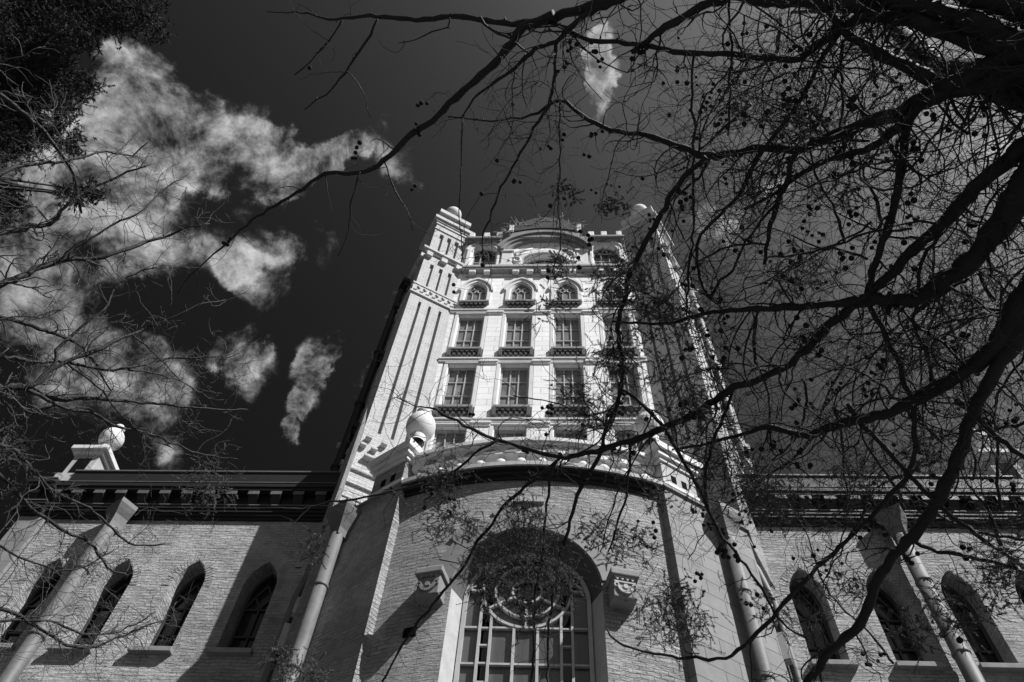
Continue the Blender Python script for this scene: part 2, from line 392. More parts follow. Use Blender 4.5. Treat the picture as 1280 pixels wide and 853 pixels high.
for x in (-2.96, 2.96):
    z0, zs, hw, h = 34.6, 36.35, .58, .6
    pat = [((x-.2, z0), (x-.2, zs)), ((x+.2, z0), (x+.2, zs)), ((x-hw, 35.5), (x+hw, 35.5)), ((x-.2, zs), (x-.02, zs+.5)), ((x+.2, zs), (x+.02, zs+.5)),
           ((x-.2, zs), (x-.42, zs+.35)), ((x+.2, zs), (x+.42, zs+.35)), ((x-hw, zs), (x+hw, zs))]
    fo = arch_frame(T, x, z0, zs, hw, h, .18, 'attic_window', M['dark_glass'], pat, thick=.05)
    a = MB().ribbon(T, arch(x, zs, hw+.03, h+.03, 14), arch(x, zs, hw+.24, h+.26, 14), .004, .10)
    a.ribbon(T, arch(x, zs, hw+.245, h+.265, 14), arch(x, zs, hw+.34, h+.37, 14), .004, .16)
    part(a, 'hood_mould', M['trim'], fo)
# pilasters, string courses, attic panels
mb = MB()
for a, b in ((-2.3, -1.72), (-.29, .29), (1.72, 2.3)):
    for z0, z1 in ROWS[:3]:
        mb.box(T, a, b, .004, .07, z0-.62, z1-.06)
        mb.box(T, a-.04, b+.04, .004, .12, z1-.055, z1+.05); mb.box(T, a-.06, b+.06, .004, .17, z1+.052, z1+.14)
for a, b in ((-4.0, -3.78), (3.78, 4.0)):
    for z0, z1 in ROWS[:3]: mb.box(T, a, b, .004, .05, z0-.62, z1+.1)
part(mb, 'pilaster', M['ashlar'])
mb = MB()
for z in (18.62, 22.44, 26.28, 30.12):
    mb.box(T, -3.98, 3.98, .002, .11, z-.08, z+.05).box(T, -3.98, 3.98, .002, .16, z+.052, z+.14)
part(mb, 'string_course', M['trim'], bevel=.015)
mb = MB(); mb.box(T, -3.7, 3.7, .002, .04, 33.5, 33.58)
mb.box(T, -3.85, 3.85, .002, .26, 33.9, 34.04).box(T, -3.85, 3.85, .002, .32, 34.042, 34.26).box(T, -3.85, 3.85, .002, .2, 34.262, 34.42)
part(mb, 'cornice', M['trim_grey'], bevel=.02)
for u in (-3.35, -2.66, -1.32, -.66, 0, .66, 1.32, 2.66, 3.35):
    part(MB().box(T, u-.16, u+.16, .004, .24, 33.66, 33.895), 'cornice_block', M['trim'], bevel=.03)
for s in (-1, 1):
    mb = MB(); xs = sorted((s*2.08, s*1.55)); mb.box(T, xs[0], xs[1], .004, .16, 34.5, 35.95)
    mb.box(T, xs[0]-.06, xs[1]+.06, .004, .24, 35.952, 36.12).box(T, xs[0]-.05, xs[1]+.05, .004, .22, 34.43, 34.6)
    part(mb, 'attic_panel', M['trim'], bevel=.02)
    part(MB().box(T, s*3.72-.1, s*3.72+.1, .004, .12, 34.43, 36.9), 'attic_pilaster', M['trim'], bevel=.02)
    xs = sorted((s*2.2, s*2.32)); part(MB().box(T, xs[0], xs[1], .004, .12, 34.43, 36.3), 'attic_pilaster', M['trim'], bevel=.02)
# scrolled brackets by the lunette
mb = MB()
for s in (-1, 1):
    pts = []
    for i in range(26):
        t = i/25; a = -.3+t*7.2; r = .34*(1-t*.8)
        pts.append((s*(1.62-.25+r*math.cos(a)), TY-.14, 35.05+r*math.sin(a)*1.1))
    mb.tube(pts, [.07]*26, 8)
    mb.tube([(s*1.42, TY-.12, 35.3), (s*1.38, TY-.14, 35.75), (s*1.05, TY-.14, 36.15), (s*.6, TY-.12, 36.4)], [.09, .11, .08, .05], 8)
part(mb, 'scroll_ornament', M['trim'])
mb = MB().ribbon(T, arch(0, 34.78, 1.18, 1.18, 16), arch(0, 34.78, 1.42, 1.42, 16), .004, .14)
part(mb, 'lunette_surround', M['trim'])
mb = MB()
pat = [((math.cos(a)*.35, 34.78+math.sin(a)*.35), (math.cos(a)*1.12, 34.78+math.sin(a)*1.12)) for a in [math.pi*k/6 for k in range(1, 6)]]
fo = arch_frame(T, 0, 34.78-.0, 34.80, 1.15, 1.15, .26, 'lunette_window', M['dark_glass'], pat, thick=.07)
mb.ribbon(T, arch(0, 34.8, .3, .3, 8), arch(0, 34.8, .4, .4, 8), -.3, -.24).ribbon(T, arch(0, 34.8, .72, .72, 8), arch(0, 34.8, .8, .8, 8), -.3, -.245)
part(mb, 'glazing_ring', M['paint'], fo)
# curved pediment hood over the lunette
mb = MB(); zc = 35.55
def seg(r0, r1, d0, d1, zc=zc, a0=14, a1=166, n=28):
    an = [R_(a0+(a1-a0)*i/n) for i in range(n+1)]
    mb.ribbon(T, [(r0*math.cos(a), zc+r0*math.sin(a)) for a in an], [(r1*math.cos(a), zc+r1*math.sin(a)) for a in an], d0, d1)
seg(1.88, 2.06, .004, .2, a0=20, a1=160); seg(2.062, 2.22, .004, .32); seg(2.222, 2.4, .004, .44)
for s in (-1, 1):
    xs = sorted((s*2.2, s*3.95)); mb.box(T, xs[0], xs[1], .004, .26, 37.12, 37.26).box(T, xs[0], xs[1], .004, .38, 37.262, 37.42)
part(mb, 'pediment', M['hood'])
mb = MB()
def parab(x): return 37.85+.5*(1-(x/1.75)**2)
xs = np.linspace(-1.75, 1.75, 15)
mb.ribbon(T, [(x, 37.35) for x in xs], [(x, parab(x)) for x in xs], -.5, .34)
for s in (-1, 1):
    a, b = sorted((s*1.77, s*3.95)); mb.box(T, a, b, -.5, .12, 37.43, 37.86)
part(mb, 'parapet', M['hood'])
mb = MB()
for s in (-1, 1):
    for a, b in ((3.62, 3.9), (2.85, 3.15), (2.2, 2.5), (1.6, 1.85)):
        p, q = sorted((s*a, s*b)); part(MB().box(T, p, q, -.4, .16 if a > 1.7 else .42, 37.862 if a > 1.7 else 37.9, 38.4 if a > 1.7 else 38.75), 'merlon', M['trim'], bevel=.03)
mb = MB(); xs = np.linspace(-1.72, 1.72, 40)
def dk(x): return parab(x)+.4+1.0*(1-abs(x/1.9)**2.2)+random.uniform(-.06, .06)
mb.ribbon(T, [(x, parab(x)+.004) for x in xs], [(x, dk(x)) for x in xs], -.2, .40)
part(mb, 'dark_parapet', M['shingle'])
W = empty('roof_vine', (0, 16, 38.6), 'dry bare vine twigs tangled along the dark curved parapet at the tower top', 'vine')
mb = MB()
for i in range(70):
    x = random.uniform(-2.3, 1.9); z = (parab(max(-1.7, min(1.7, x)))+random.uniform(.3, 1.0)) if abs(x) < 1.7 else 38.2
    p = np.array([x, 15.75-random.uniform(0, .2), z]); d = np.array([random.uniform(-1, 1), 0, random.uniform(-.3, .9)]); pts = [p]
    for k in range(6):
        d = d+rng.normal(0, .35, 3)*np.array([1, .4, 1]); p = p+d/np.linalg.norm(d)*random.uniform(.08, .2); pts.append(p)
    mb.tube(pts, np.linspace(.022, .008, 7), 4)
o = mb.build('stems', M['pale_twig']); o.parent = W; o.matrix_parent_inverse = Matrix.Translation((0, -16, -38.6))

# --- corner turrets
P1 = (-5.58, 15.0); SQ = (-5.214, 16.366); TA = 30
def sq(hw): 
    c, s = math.cos(R_(TA)), math.sin(R_(TA))
    return [(SQ[0]+a*c*hw-b*s*hw, SQ[1]+a*s*hw+b*c*hw) for a, b in ((-1, -1), (1, -1), (1, 1), (-1, 1))]
def face(hw, k):   # frame centred on face k of a square of half width hw
    ang = TA-90*k; a = R_(ang)
    return Fr(SQ[0]+math.sin(a)*hw, SQ[1]-math.cos(a)*hw, ang)
def turret(mir):
    body = MB()
    body.prism(sq(.84), 12, 31.2); body.prism(sq(.78), 31.2, 34.4); body.prism(sq(.68), 34.8, 38.3)
    def slots(hw, z0, z1, cs, w, core):
        for k in range(4):
            fr = face(hw, k); ed = [-hw+ (0 if k % 2 == 0 else hw-core)]
            lo, hi = (-hw, hw) if k % 2 == 0 else (-core, core)
            cuts = [lo]+[c for q in cs for c in (q-w/2, q+w/2)]+[hi]
            for i in range(0, len(cuts), 2): body.box(fr, cuts[i], cuts[i+1], core-hw, 0, z0, z1)
    body.prism(sq(1.0), 17.0, 20.9); slots(1.0, 20.9, 29.8, (-.50, -.04, .44), .12, .84); body.prism(sq(1.0), 29.8, 30.3)
    body.prism(sq(.92), 31.15, 31.4); slots(.92, 31.4, 33.55, (-.46, 0, .46), .17, .78); body.prism(sq(.92), 33.55, 34.4)
    body.prism(sq(.84), 34.8, 35.05); slots(.84, 35.05, 37.2, (-.42, 0, .42), .2, .68); body.prism(sq(.84), 37.2, 38.3)
    t = part(body, 'turret', M['tower_brick'], mirror=mir)
    def mould(name, levels, m_=M['turret_stone'], extra=None):
        md = MB()
        for i, (z0, z1, hw) in enumerate(levels): md.prism(sq(hw), z0-(.001*(i % 2)), z1)
        if extra: extra(md)
        part(md, name, m_, t, mirror=mir, bevel=.015)
    mould('turret_plinth', ((16.4, 16.7, 1.14), (16.701, 17.3, 1.06), (17.31, 17.44, 1.1), (17.45, 17.7, 1.05), (17.71, 17.84, 1.09), (17.85, 18.25, 1.04), (18.26, 18.36, 1.12), (18.37, 18.5, 1.07), (18.51, 18.84, 1.03), (18.85, 18.94, 1.11), (18.95, 19.08, 1.05)), M['tower_brick'])
    def relief(md):
        for k in range(4):
            fr = face(1.02, k)
            for i in range(7):
                u = -.88+i*.29
                md.ribbon(fr, [(u-.09, 30.52), (u+.03, 30.66)], [(u-.03, 30.46), (u+.1, 30.60)], -.01, .07)
                md.ribbon(fr, [(u+.05, 30.86), (u+.17, 30.72)], [(u+.11, 30.93), (u+.22, 30.79)], -.01, .07)
    mould('turret_band', ((30.25, 30.39, 1.08), (30.38, 31.05, 1.02), (31.04, 31.17, 1.06)), extra=relief)
    mould('turret_cornice', ((34.42, 34.565, 1.02), (34.562, 34.74, 1.13), (34.742, 34.85, 1.06)))
    mould('turret_cap', ((38.1, 38.301, .9), (38.3, 38.463, .96), (38.462, 38.76, 1.07), (38.75, 39.05, .80), (39.04, 39.5, .62), (39.49, 39.7, .74), (39.69, 40.08, .90), (40.07, 40.25, .80), (40.24, 40.38, .45)))
    mould('turret_neck', ((37.5, 37.6, .9),))
    def block(fr, u0, u1, d1, z0, z1, m_=M['turret_stone']): part(MB().box(fr, u0, u1, .003, d1, z0, z1), 'turret_block', m_, t, mirror=mir, bevel=.015)
    for k in range(4):
        fr = face(1.0, k)
        for u in (-.78, -.26, .26, .78): block(fr, u-.1, u+.1, .2, 20.34, 20.44, M['tower_brick'])
        for u in (-.88, -.52, 0, .52, .88): block(fr, max(u-.1, -.99), min(u+.1, .99), .18, 19.94, 20.04, M['tower_brick'])
        for u in (-.52, .1, .7): block(fr, u-.24, u+.24, .2, 19.5, 19.62, M['tower_brick'])
        fr = face(.92, k)
        for u in (-.76, 0, .76): block(fr, u-.15, u+.15, .2, 33.98, 34.36)
    f = MB(); cx, cy_ = SQ
    prof = [(.2, 40.36), (.17, 40.75), (.22, 40.88)]+[(.46*math.sin(a), 41.3-.46*math.cos(a)) for a in np.linspace(.55, math.pi, 12)]
    f.lathe((cx+.1, cy_-.35, 0), prof, 20)
    part(f, 'ball_finial', M['finial'], t, mirror=mir)
    sm = MB(); c_, s_ = -.86, 1.9
    x0, y0, _ = face(1.0, 1)(-1.0, 0, 0)
    sm.prism([(x0+.25, y0-.05), (x0-.38, y0+.12), (x0-.62, y0+.7), (x0-.5, y0+1.4), (x0+.3, y0+1.4)], 12, 33.2)
    for z, e_ in ((31.0, .12), (33.2, .16), (27.0, .1), (22.0, .1)): sm.prism([(x0+.25, y0-.1), (x0-.38-e_, y0+.1-e_), (x0-.62-e_, y0+.7), (x0-.5-e_, y0+1.4), (x0+.3, y0+1.4)], z, z+.3)
    part(sm, 'turret_buttress', M['tower_brick'] if mir else M['bay_stone'], t, mirror=mir)  # shaded-side copy coloured darker than the sunny-side one
    # downpipe in the angle on the outer side, with its collars and corbels
    q = MB(); fr = face(1.0, 1)
    x, y, _ = fr(-.75, .2, 0)
    q.tube([(x, y, z) for z in (14, 20, 26, 31, 33)], .15, 10)
    for z in (17, 20.5, 24, 27.5): q.lathe((x, y, z), [(.15, 0), (.2, .01), (.2, .14), (.15, .15)], 10)
    part(q, 'downpipe', M['pipe'] if mir else M['dark'], t, mirror=mir)  # left pipe near black, shade put into its colour
    for z, w in ((31.1, .28), (33.6, .34), (22.5, .2), (27.2, .22)):
        q = MB().box(fr, -1.05, -.45, .003, w, z, z+.3).box(fr, -1.0, -.5, .003, w*.6, z-.3, z+.002)
        part(q, 'corbel', M['dark'] if not mir else M['trim_grey'], t, mirror=mir)  # left corbels black to stand for the turret's shaded side
    return t
turret(False); turret(True)

# --- wings
WY = 14.5; WF = Fr(0, WY, 0)
WIN = {-1: [-6.62, -8.43, -10.27, -12.09], 1: [6.37, 8.13, 9.83, 11.50]}
EDGE = {-1: -13.2, 1: 12.75}
def lancet(s, x):
    z0, zs, hw, h = 12.22, 14.02, .40, .80
    t = .45
    pat = [((x-hw, 13.72), (x+hw, 13.72)), ((x, z0), (x, 13.72)), ((x-hw, 12.95), (x+hw, 12.95))]
    for s2 in (-1, 1):
        pat += [((x+s2*.34, 13.78), (x+s2*.2, 14.1)), ((x+s2*.2, 14.1), (x, 14.45)), ((x, 13.75), (x+s2*.15, 14.0)), ((x+s2*.15, 14.0), (x+s2*.2, 14.12))]
    fo = arch_frame(WF, x, z0, zs, hw, h, .46, 'lancet_window', M['dark_glass'], pat, M['lancet_frame'], thick=.04)
    part(MB().box(WF, x-.49, x+.49, -.3, .16, z0-.13, z0-.01), 'sill', M['sill'], fo, bevel=.012)
    # brick arch: single headers standing on end round the head
    v = MB(); o = arch(x, zs, hw+.02, h+.03, 13); q = arch(x, zs, hw+.21, h+.25, 13)
    for i in range(len(o)-1):
        a, b, c, d = np.array(o[i]), np.array(o[i+1]), np.array(q[i]), np.array(q[i+1])
        e = .1
        v.ribbon(WF, [tuple(a+(b-a)*e), tuple(b-(b-a)*e)], [tuple(c+(d-c)*e), tuple(d-(d-c)*e)], -.02, random.uniform(.004, .018))
    part(v, 'brick_arch', M['brick'], fo)
def leader_pipe(x, y, zb, zt, name, m_, r=.17, n=(0, -1), flip=1):
    """tapering leader head on a round pipe"""
    q = MB(); q.tube([(x, y, z) for z in (zb, (zb+zt)/2, zt-.75)], r, 16)
    for z in np.arange(zt-2.2, zb, -1.9): q.lathe((x, y, z), [(r, 0), (r*1.14, .01), (r*1.14, .07), (r, .08)], 16)
    po = part(q, name, m_)
    h = MB()
    fr = Fr(x, y, math.degrees(math.atan2(n[0], -n[1])))
    prof = [(-.80, r*.95), (-.62, r*1.05), (-.42, .21), (-.26, .28), (-.12, .33), (0, .34)]
    vs = []; 
    for dz, w in prof: vs += [fr(-w, -.22, zt+dz), fr(w, -.22, zt+dz), fr(w, w*.8, zt+dz), fr(-w, w*.8, zt+dz)]
    fs = [(4*k+i, 4*k+(i+1) % 4, 4*k+4+(i+1) % 4, 4*k+4+i) for k in range(len(prof)-1) for i in range(4)]+[(3, 2, 1, 0), tuple(4*(len(prof)-1)+i for i in range(4))]
    h.add(vs, fs); part(h, 'leader_head', m_, po)
    return po
for s in (-1, 1):
    e = EDGE[s]; a, b = sorted((s*5.45, e))
    holes = [arch(x, 14.02, .40, .80, 12, 12.22) for x in WIN[s]]
    mb = MB().wall(WF, rect(a, b, 0, 16.25), holes, 0, .5)
    mb.box(WF, e-.02 if s > 0 else e, e if s > 0 else e+.02, -12, -.0, 0, 16.2)
    part(mb, 'wing_wall', M['brick'])
    for x in WIN[s]: lancet(s, x)
    # darker stone corner pier
    p = sorted((e, e+s*.72)); mb = MB().box(WF, p[0], p[1], -1.2, .12, 0, 16.2)
    part(mb, 'corner_pier', M['bay_stone'], bevel=.02)
    # cornice: mouldings, brackets, gutter, parapet
    inn, out = s*5.45, e+s*.1
    mb = MB()
    def run(d1, z0, z1, k=0, m2=mb):
        u = sorted((inn, out)); m2.box(WF, u[0], u[1], -.3, d1, z0, z1)
        u = sorted((out+s*.002, e+s*.95)); m2.box(WF, u[0], u[1], -.3, d1+.13, z0, z1)
    for d1, z0, z1 in ((.07, 16.2, 16.28), (.12, 16.282, 16.38), (.17, 16.382, 16.46), (.20, 16.48, 16.62), (.13, 16.622, 17.0)): run(d1, z0, z1)
    run(.38, 17.002, 17.1); run(.42, 17.102, 17.24); 
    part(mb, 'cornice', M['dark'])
    lp = MB(); run(.435, 17.242, 17.27, m2=lp); run(.225, 16.58, 16.61, m2=lp); part(lp, 'cornice_lip', M['lip'])
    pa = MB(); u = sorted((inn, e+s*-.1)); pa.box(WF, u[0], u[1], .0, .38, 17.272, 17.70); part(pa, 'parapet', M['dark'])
    pa = MB(); pa.box(WF, u[0], u[1], -.04, .42, 17.702, 17.75); part(pa, 'parapet_coping', M['lip'])
    k = 0
    x = s*5.8
    while abs(x) < abs(e)+.7:
        br = MB(); fr = Fr(x, WY, 0); w = .13
        prof = [(.134, 16.998), (.35, 16.998), (.35, 16.88), (.30, 16.82), (.26, 16.76), (.2, 16.68), (.134, 16.63)]
        n_ = len(prof); br.add([fr(-w, d, z) for d, z in prof]+[fr(w, d, z) for d, z in prof], [tuple(range(n_)), tuple(range(n_, 2*n_))[::-1]]+[(i, (i+1) % n_, n_+(i+1) % n_, n_+i) for i in range(n_)])
        bo_ = part(br, 'cornice_bracket', M['bracket']); part(MB().box(fr, -w-.02, w+.02, .352, .372, 16.86, 16.98), 'bracket_tip', M['lip'], bo_); x += s*.62  # paler tip plate painted as the lit bracket end
    # roof behind
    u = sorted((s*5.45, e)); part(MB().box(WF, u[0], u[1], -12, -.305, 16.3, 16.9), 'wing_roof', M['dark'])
    # pedestal with ball finial over the corner
    c = (e+s*.02, 14.62); mb = MB(); fr = Fr(c[0], c[1], 0)
    for z0, z1, h in ((17.28, 17.7, .46), (17.702, 18.55, .38)): mb.box(fr, -h, h, -h, h, z0, z1)
    for i_, u_ in ((0, 1),): pass
    pd = part(mb, 'pedestal', M['trim_grey'], bevel=.01)
    mb = MB(); mb.box(fr, -.2, .2, .381, .40, 17.75, 18.4); mb.box(fr, -.2, .2, -.2, .2, 17.7, 18.4); part(mb, 'recess_panel', M['hole'], pd)
    mb = MB()
    for z0, z1, h in ((18.552, 18.68, .46), (18.682, 18.84, .56), (18.842, 18.9, .5), (19.0-.1, 19.05, .3)): mb.box(fr, -h, h, -h, h, z0, z1)
    part(mb, 'pedestal_cap', M['trim'], pd, bevel=.015)
    prof = [(.15, 19.05), (.12, 19.2), (.17, 19.3)]+[(.36*math.sin(a), 19.72-.40*math.cos(a)) for a in np.linspace(.45, math.pi-.35, 14)]+[(.14, 20.12)]+[(.17*math.sin(a), 20.24-.15*math.cos(a)) for a in np.linspace(.6, math.pi, 8)]
    bo = part(MB().lathe((c[0], c[1]-.05, 0), prof, 24), 'ball_finial', M['finial'], pd)
    o_ = ray(135, 537)
    hp = np.array([c[0]-.13, c[1]-.05-.30, 19.86]); part(MB().lathe(tuple(hp), [(.0, -.03), (.045, -.02), (.045, .02), (0, .03)], 10), 'drain_hole', M['hole'], bo)
leader_pipe(-11.05, 14.2, 0, 16.35, 'downpipe', M['pipe'], .17, (-.55, -.83))
leader_pipe(8.97, 14.2, 0, 16.35, 'downpipe', M['pipe'], .17, (-.55, -.83))

# --- entrance bay
RB, YC = 7.4, 18.6
def arcpt(x, o=0):
    a = math.asin(x/RB); return ((RB+o)*math.sin(a), YC-(RB+o)*math.cos(a))
XE = 2.80
mb = MB(); hw, zs, zt = 1.4, 11.35, 14.2
xs = sorted(set([round(v, 4) for v in list(np.linspace(-XE, XE, 57))+[-hw, hw]+[hw*math.cos(a) for a in np.linspace(0, math.pi, 29)]]))
def low(x): return zs+math.sqrt(max(hw*hw-x*x, 0)) if abs(x) <= hw+1e-6 else 0
def lowz(x, side): return low(x) if abs(x) < hw-1e-6 or (abs(abs(x)-hw) < 1e-3 and side) else 0
for a, b in zip(xs[:-1], xs[1:]):
    ins = abs((a+b)/2) < hw
    za, zb = (low(a), low(b)) if ins else (0, 0)
    pa, pb = arcpt(a), arcpt(b)
    mb.add([(pa[0], pa[1], za), (pb[0], pb[1], zb), (pb[0], pb[1], zt), (pa[0], pa[1], zt)], [(0, 1, 2, 3)])
def bayuv(c): return (RB*math.asin(max(-1, min(1, c[0]/RB))), c[2])
o = part(mb, 'bay_wall', M['bay_brick'], uvf=bayuv)
# splayed painted reveal of the great window
GY = 11.72
fr_pts = [(hw, 4.0)]+[(hw*math.cos(a), zs+hw*math.sin(a)) for a in np.linspace(0, math.pi, 33)]+[(-hw, 4.0)]
bk_pts = [(1.2, 4.0)]+[(1.2*math.cos(a), zs+1.2*math.sin(a)) for a in np.linspace(0, math.pi, 33)]+[(-1.2, 4.0)]
mb = MB(); n_ = len(fr_pts)
vs = [(x, arcpt(x)[1]-.0, z) for x, z in fr_pts]+[(x, GY, z) for x, z in bk_pts]
mb.add(vs, [(i, i+1, n_+i+1, n_+i) for i in (0, n_-2)])
win = part(mb, 'great_window', M['paint'])
mb = MB(); q_ = n_-2; mb.add(vs[1:n_-1]+vs[n_+1:2*n_-1], [(i, i+1, q_+i+1, q_+i) for i in range(q_-1)]); part(mb, 'arch_soffit', M['soffit'], win)  # arch part of the reveal, its shade put into the colour
mb = MB(); GF = Fr(0, GY, 0)
def bar(a, b, t=.07, d=.03):
    a = np.array(a, float); b = np.array(b, float); v_ = b-a; v_ /= np.linalg.norm(v_); q = np.array([-v_[1], v_[0]])*t/2
    mb.ribbon(GF, [tuple(a-q), tuple(b-q)], [tuple(a+q), tuple(b+q)], -.04, d)
def ring(r, t=.07, d=.04, n=36, c=(0, 11.62)):
    an = [2*math.pi*i/n for i in range(n)]
    mb.ribbon(GF, [(c[0]+(r-t/2)*math.cos(a), c[1]+(r-t/2)*math.sin(a)) for a in an], [(c[0]+(r+t/2)*math.cos(a), c[1]+(r+t/2)*math.sin(a)) for a in an], -.04, d, closed=True)
mb.ribbon(GF, [(1.12 if x > 0 else -1.12, z) if z < zs else (x*.935, zs+(z-zs)*.935) for x, z in bk_pts], [(x*.998, z) for x, z in bk_pts], -.04, .05)
ring(.84, .05, .045); ring(.60, .045, .045); ring(.28, .045, .04, 24)
for k in range(6):
    a = R_(90+60*k); bar((.28*math.cos(a), 11.62+.28*math.sin(a)), (.84*math.cos(a), 11.62+.84*math.sin(a)), .042)
for k in range(7):
    a = R_(15+25*k); bar((.86*math.cos(a), 11.62+.86*math.sin(a)), (1.14*math.cos(a), zs+1.14*math.sin(a)), .055)
for x in (-.84, -.64, -.215, .215, .64, .84):
    zt_ = 11.62-math.sqrt(max(.84**2-x*x, 0)) if abs(x) < .84 else 11.62
    bar((x, 4.0), (x, zt_-.02), .048, .035 if abs(x) != .84 else .045)
for z in (10.78, 10.03, 9.28, 8.5, 7.7):
    for a, b in ((-1.12, -.84), (-.64, .64), (.84, 1.12)): bar((a, z), (b, z), .038, .025)
for s in (-1, 1):
    bar((s*1.12, 11.62), (s*.84, 11.62), .05, .028)
    for z in np.arange(11.14, 7, -.365): bar((s*.64, z), (s*.84, z), .034, .02)
part(mb, 'glazing_bar', M['paint'], win)
mb = MB(); 
for a, b in ((-1.19, -.84), (-.64, .64), (.84, 1.19)): mb.box(GF, a, b, -.09, -.045, 4, 11.6)
part(mb, 'pane', M['bay_glass'], win)
mb = MB(); mb.box(GF, -.84, -.64, -.3, -.26, 4, 11.6).box(GF, .64, .84, -.3, -.26, 4, 11.6)
mb.sheet(GF, arch(0, zs, 1.2, 1.2, 16, 11.601), -.07)
part(mb, 'dark_pane', M['dark_glass'], win)
# voussoirs following the curved wall
for i in range(11):
    a0, a1 = R_(8+164*i/11), R_(8+164*(i+1)/11); ro = 1.86+(.16 if i % 2 == 0 else 0)+(.15 if i == 5 else 0)
    v = MB(); vs = []
    for a in (a0+.008, (a0+a1)/2, a1-.008):
        for r in (1.42, ro):
            x, z = r*math.cos(a), zs+r*math.sin(a)
            for o_ in (-.03, .035): p_ = arcpt(x, o_); vs.append((p_[0], p_[1], z))
    # order per a: r0o0 r0o1 r1o0 r1o1
    fs = []
    for k in range(2):
        q = 4*k; fs += [(q+1, q+3, q+7, q+5), (q, q+1, q+5, q+4), (q+3, q+2, q+6, q+7)]
    fs += [(0, 2, 3, 1), (8, 9, 11, 10)]
    v.add(vs, fs); part(v, 'voussoir', M['voussoir'])
v = MB()
for x0, x1, z0, z1, o_ in ((-.30, .30, 13.45, 13.57, .09),):
    p_ = [arcpt(x, o_) for x in np.linspace(x0, x1, 5)]; q_ = [arcpt(x, -.02) for x in np.linspace(x1, x0, 5)]
    v.prism(p_+q_, z0, z1)
part(v, 'keystone_slab', M['trim_grey'])
# carved label blocks at the springing
for s in (-1, 1):
    v = MB(); fr = Fr(s*1.72, arcpt(s*1.72)[1], s*13)
    v.box(fr, -.22, .22, -.05, .34, 10.98, 11.42).box(fr, -.27, .27, -.05, .42, 11.422, 11.56).box(fr, -.24, .24, -.05, .37, 11.562, 11.62)
    lb = part(v, 'label_block', M['hood'], bevel=.02)
    v = MB()
    tz = [(-.19+.38*i/8, 11.40-(.07 if i % 2 else .0)) for i in range(9)]     # hanging leaf fringe
    v.ribbon(fr, tz, [(x, 11.42) for x, z in tz], .335, .375)
    v.box(fr, -.2, .2, .335, .365, 11.285, 11.315)
    an = np.linspace(math.pi*1.0, math.pi*2.0, 12)                            # cup-shaped scroll with a boss and curled ends
    v.ribbon(fr, [(.10*math.cos(a), 11.2+.11*math.sin(a)) for a in an], [(.155*math.cos(a), 11.2+.165*math.sin(a)) for a in an], .335, .385)
    for q in (-1, 1):
        an2 = np.linspace(0, math.pi*1.4, 10)
        v.ribbon(fr, [(q*(.165-.028*math.cos(a)), 11.215+.03*math.sin(a)) for a in an2], [(q*(.165-.05*math.cos(a)), 11.215+.055*math.sin(a)) for a in an2], .335, .38)
    an3 = np.linspace(0, 2*math.pi, 11)[:-1]
    v.ribbon(fr, [(.005*math.cos(a), 11.19+.005*math.sin(a)) for a in an3], [(.045*math.cos(a), 11.19+.05*math.sin(a)) for a in an3], .335, .39, closed=True)
    part(v, 'carved_relief', M['trim_grey'] if s > 0 else M['hood'], lb)  # left carving takes the darker grey in place of shade
    if s < 0: vn = MB().box(Fr(s*2.05, arcpt(s*2.05)[1], s*16), -.12, .12, -.05, .04, 10.38, 10.56); part(vn, 'dark_rect', M['hole'])  # small flat black rectangle on the wall, left side only
# cornice and balustrade following the curve
def arcslab(m_, ro, ri, z0, z1, xe=XE, n=30):
    xs = np.linspace(-xe, xe, n+1); p_ = [arcpt(x, ro) for x in xs]; q_ = [arcpt(x, ri) for x in xs[::-1]]
    m_.prism(p_+q_, z0, z1)
mb = MB(); arcslab(mb, .05, -.3, 14.18, 14.28); arcslab(mb, .12, -.3, 14.282, 14.38); arcslab(mb, .19, -.3, 14.382, 14.44)
part(mb, 'bay_cornice', M['dark'])
mb = MB(); arcslab(mb, .24, -.3, 14.442, 14.56); part(mb, 'bay_cornice_lip', M['trim_grey'])
mb = MB(); arcslab(mb, .02, -.32, 14.562, 14.68); bl = part(mb, 'balustrade', M['trim'])
mb = MB(); arcslab(mb, .0, -.24, 15.12, 15.38); part(mb, 'balustrade_frieze', M['trim'], bl)
# shallow dark arches under the rail
mb = MB()
nb = 12
bx = [-2.58+5.16*i/(nb-1) for i in range(nb)]
for a, b in zip(bx[:-1], bx[1:]):
    c = (a+b)/2; pts = arch(c, 15.13, .15, .16, 8)
    vs = [(*arcpt(x, .02), z) for x, z in pts]; part(MB().add([(v_[0], v_[1], v_[2]) for v_ in vs], [tuple(range(len(vs)))]), 'scallop', M['hood'], bl)
mb = MB(); arcslab(mb, .08, -.34, 15.382, 15.43); arcslab(mb, .12, -.38, 15.432, 15.54); part(mb, 'handrail', M['trim'], bl)
for x in bx:
    c = arcpt(x, -.13)
    prof = [(.09, 14.682), (.09, 14.72), (.06, 14.74), (.15, 14.81), (.155, 14.88), (.11, 14.97), (.055, 15.04), (.05, 15.07), (.08, 15.09), (.08, 15.12)]
    part(MB().lathe((c[0], c[1], 0), prof, 16), 'baluster', M['trim'], bl)
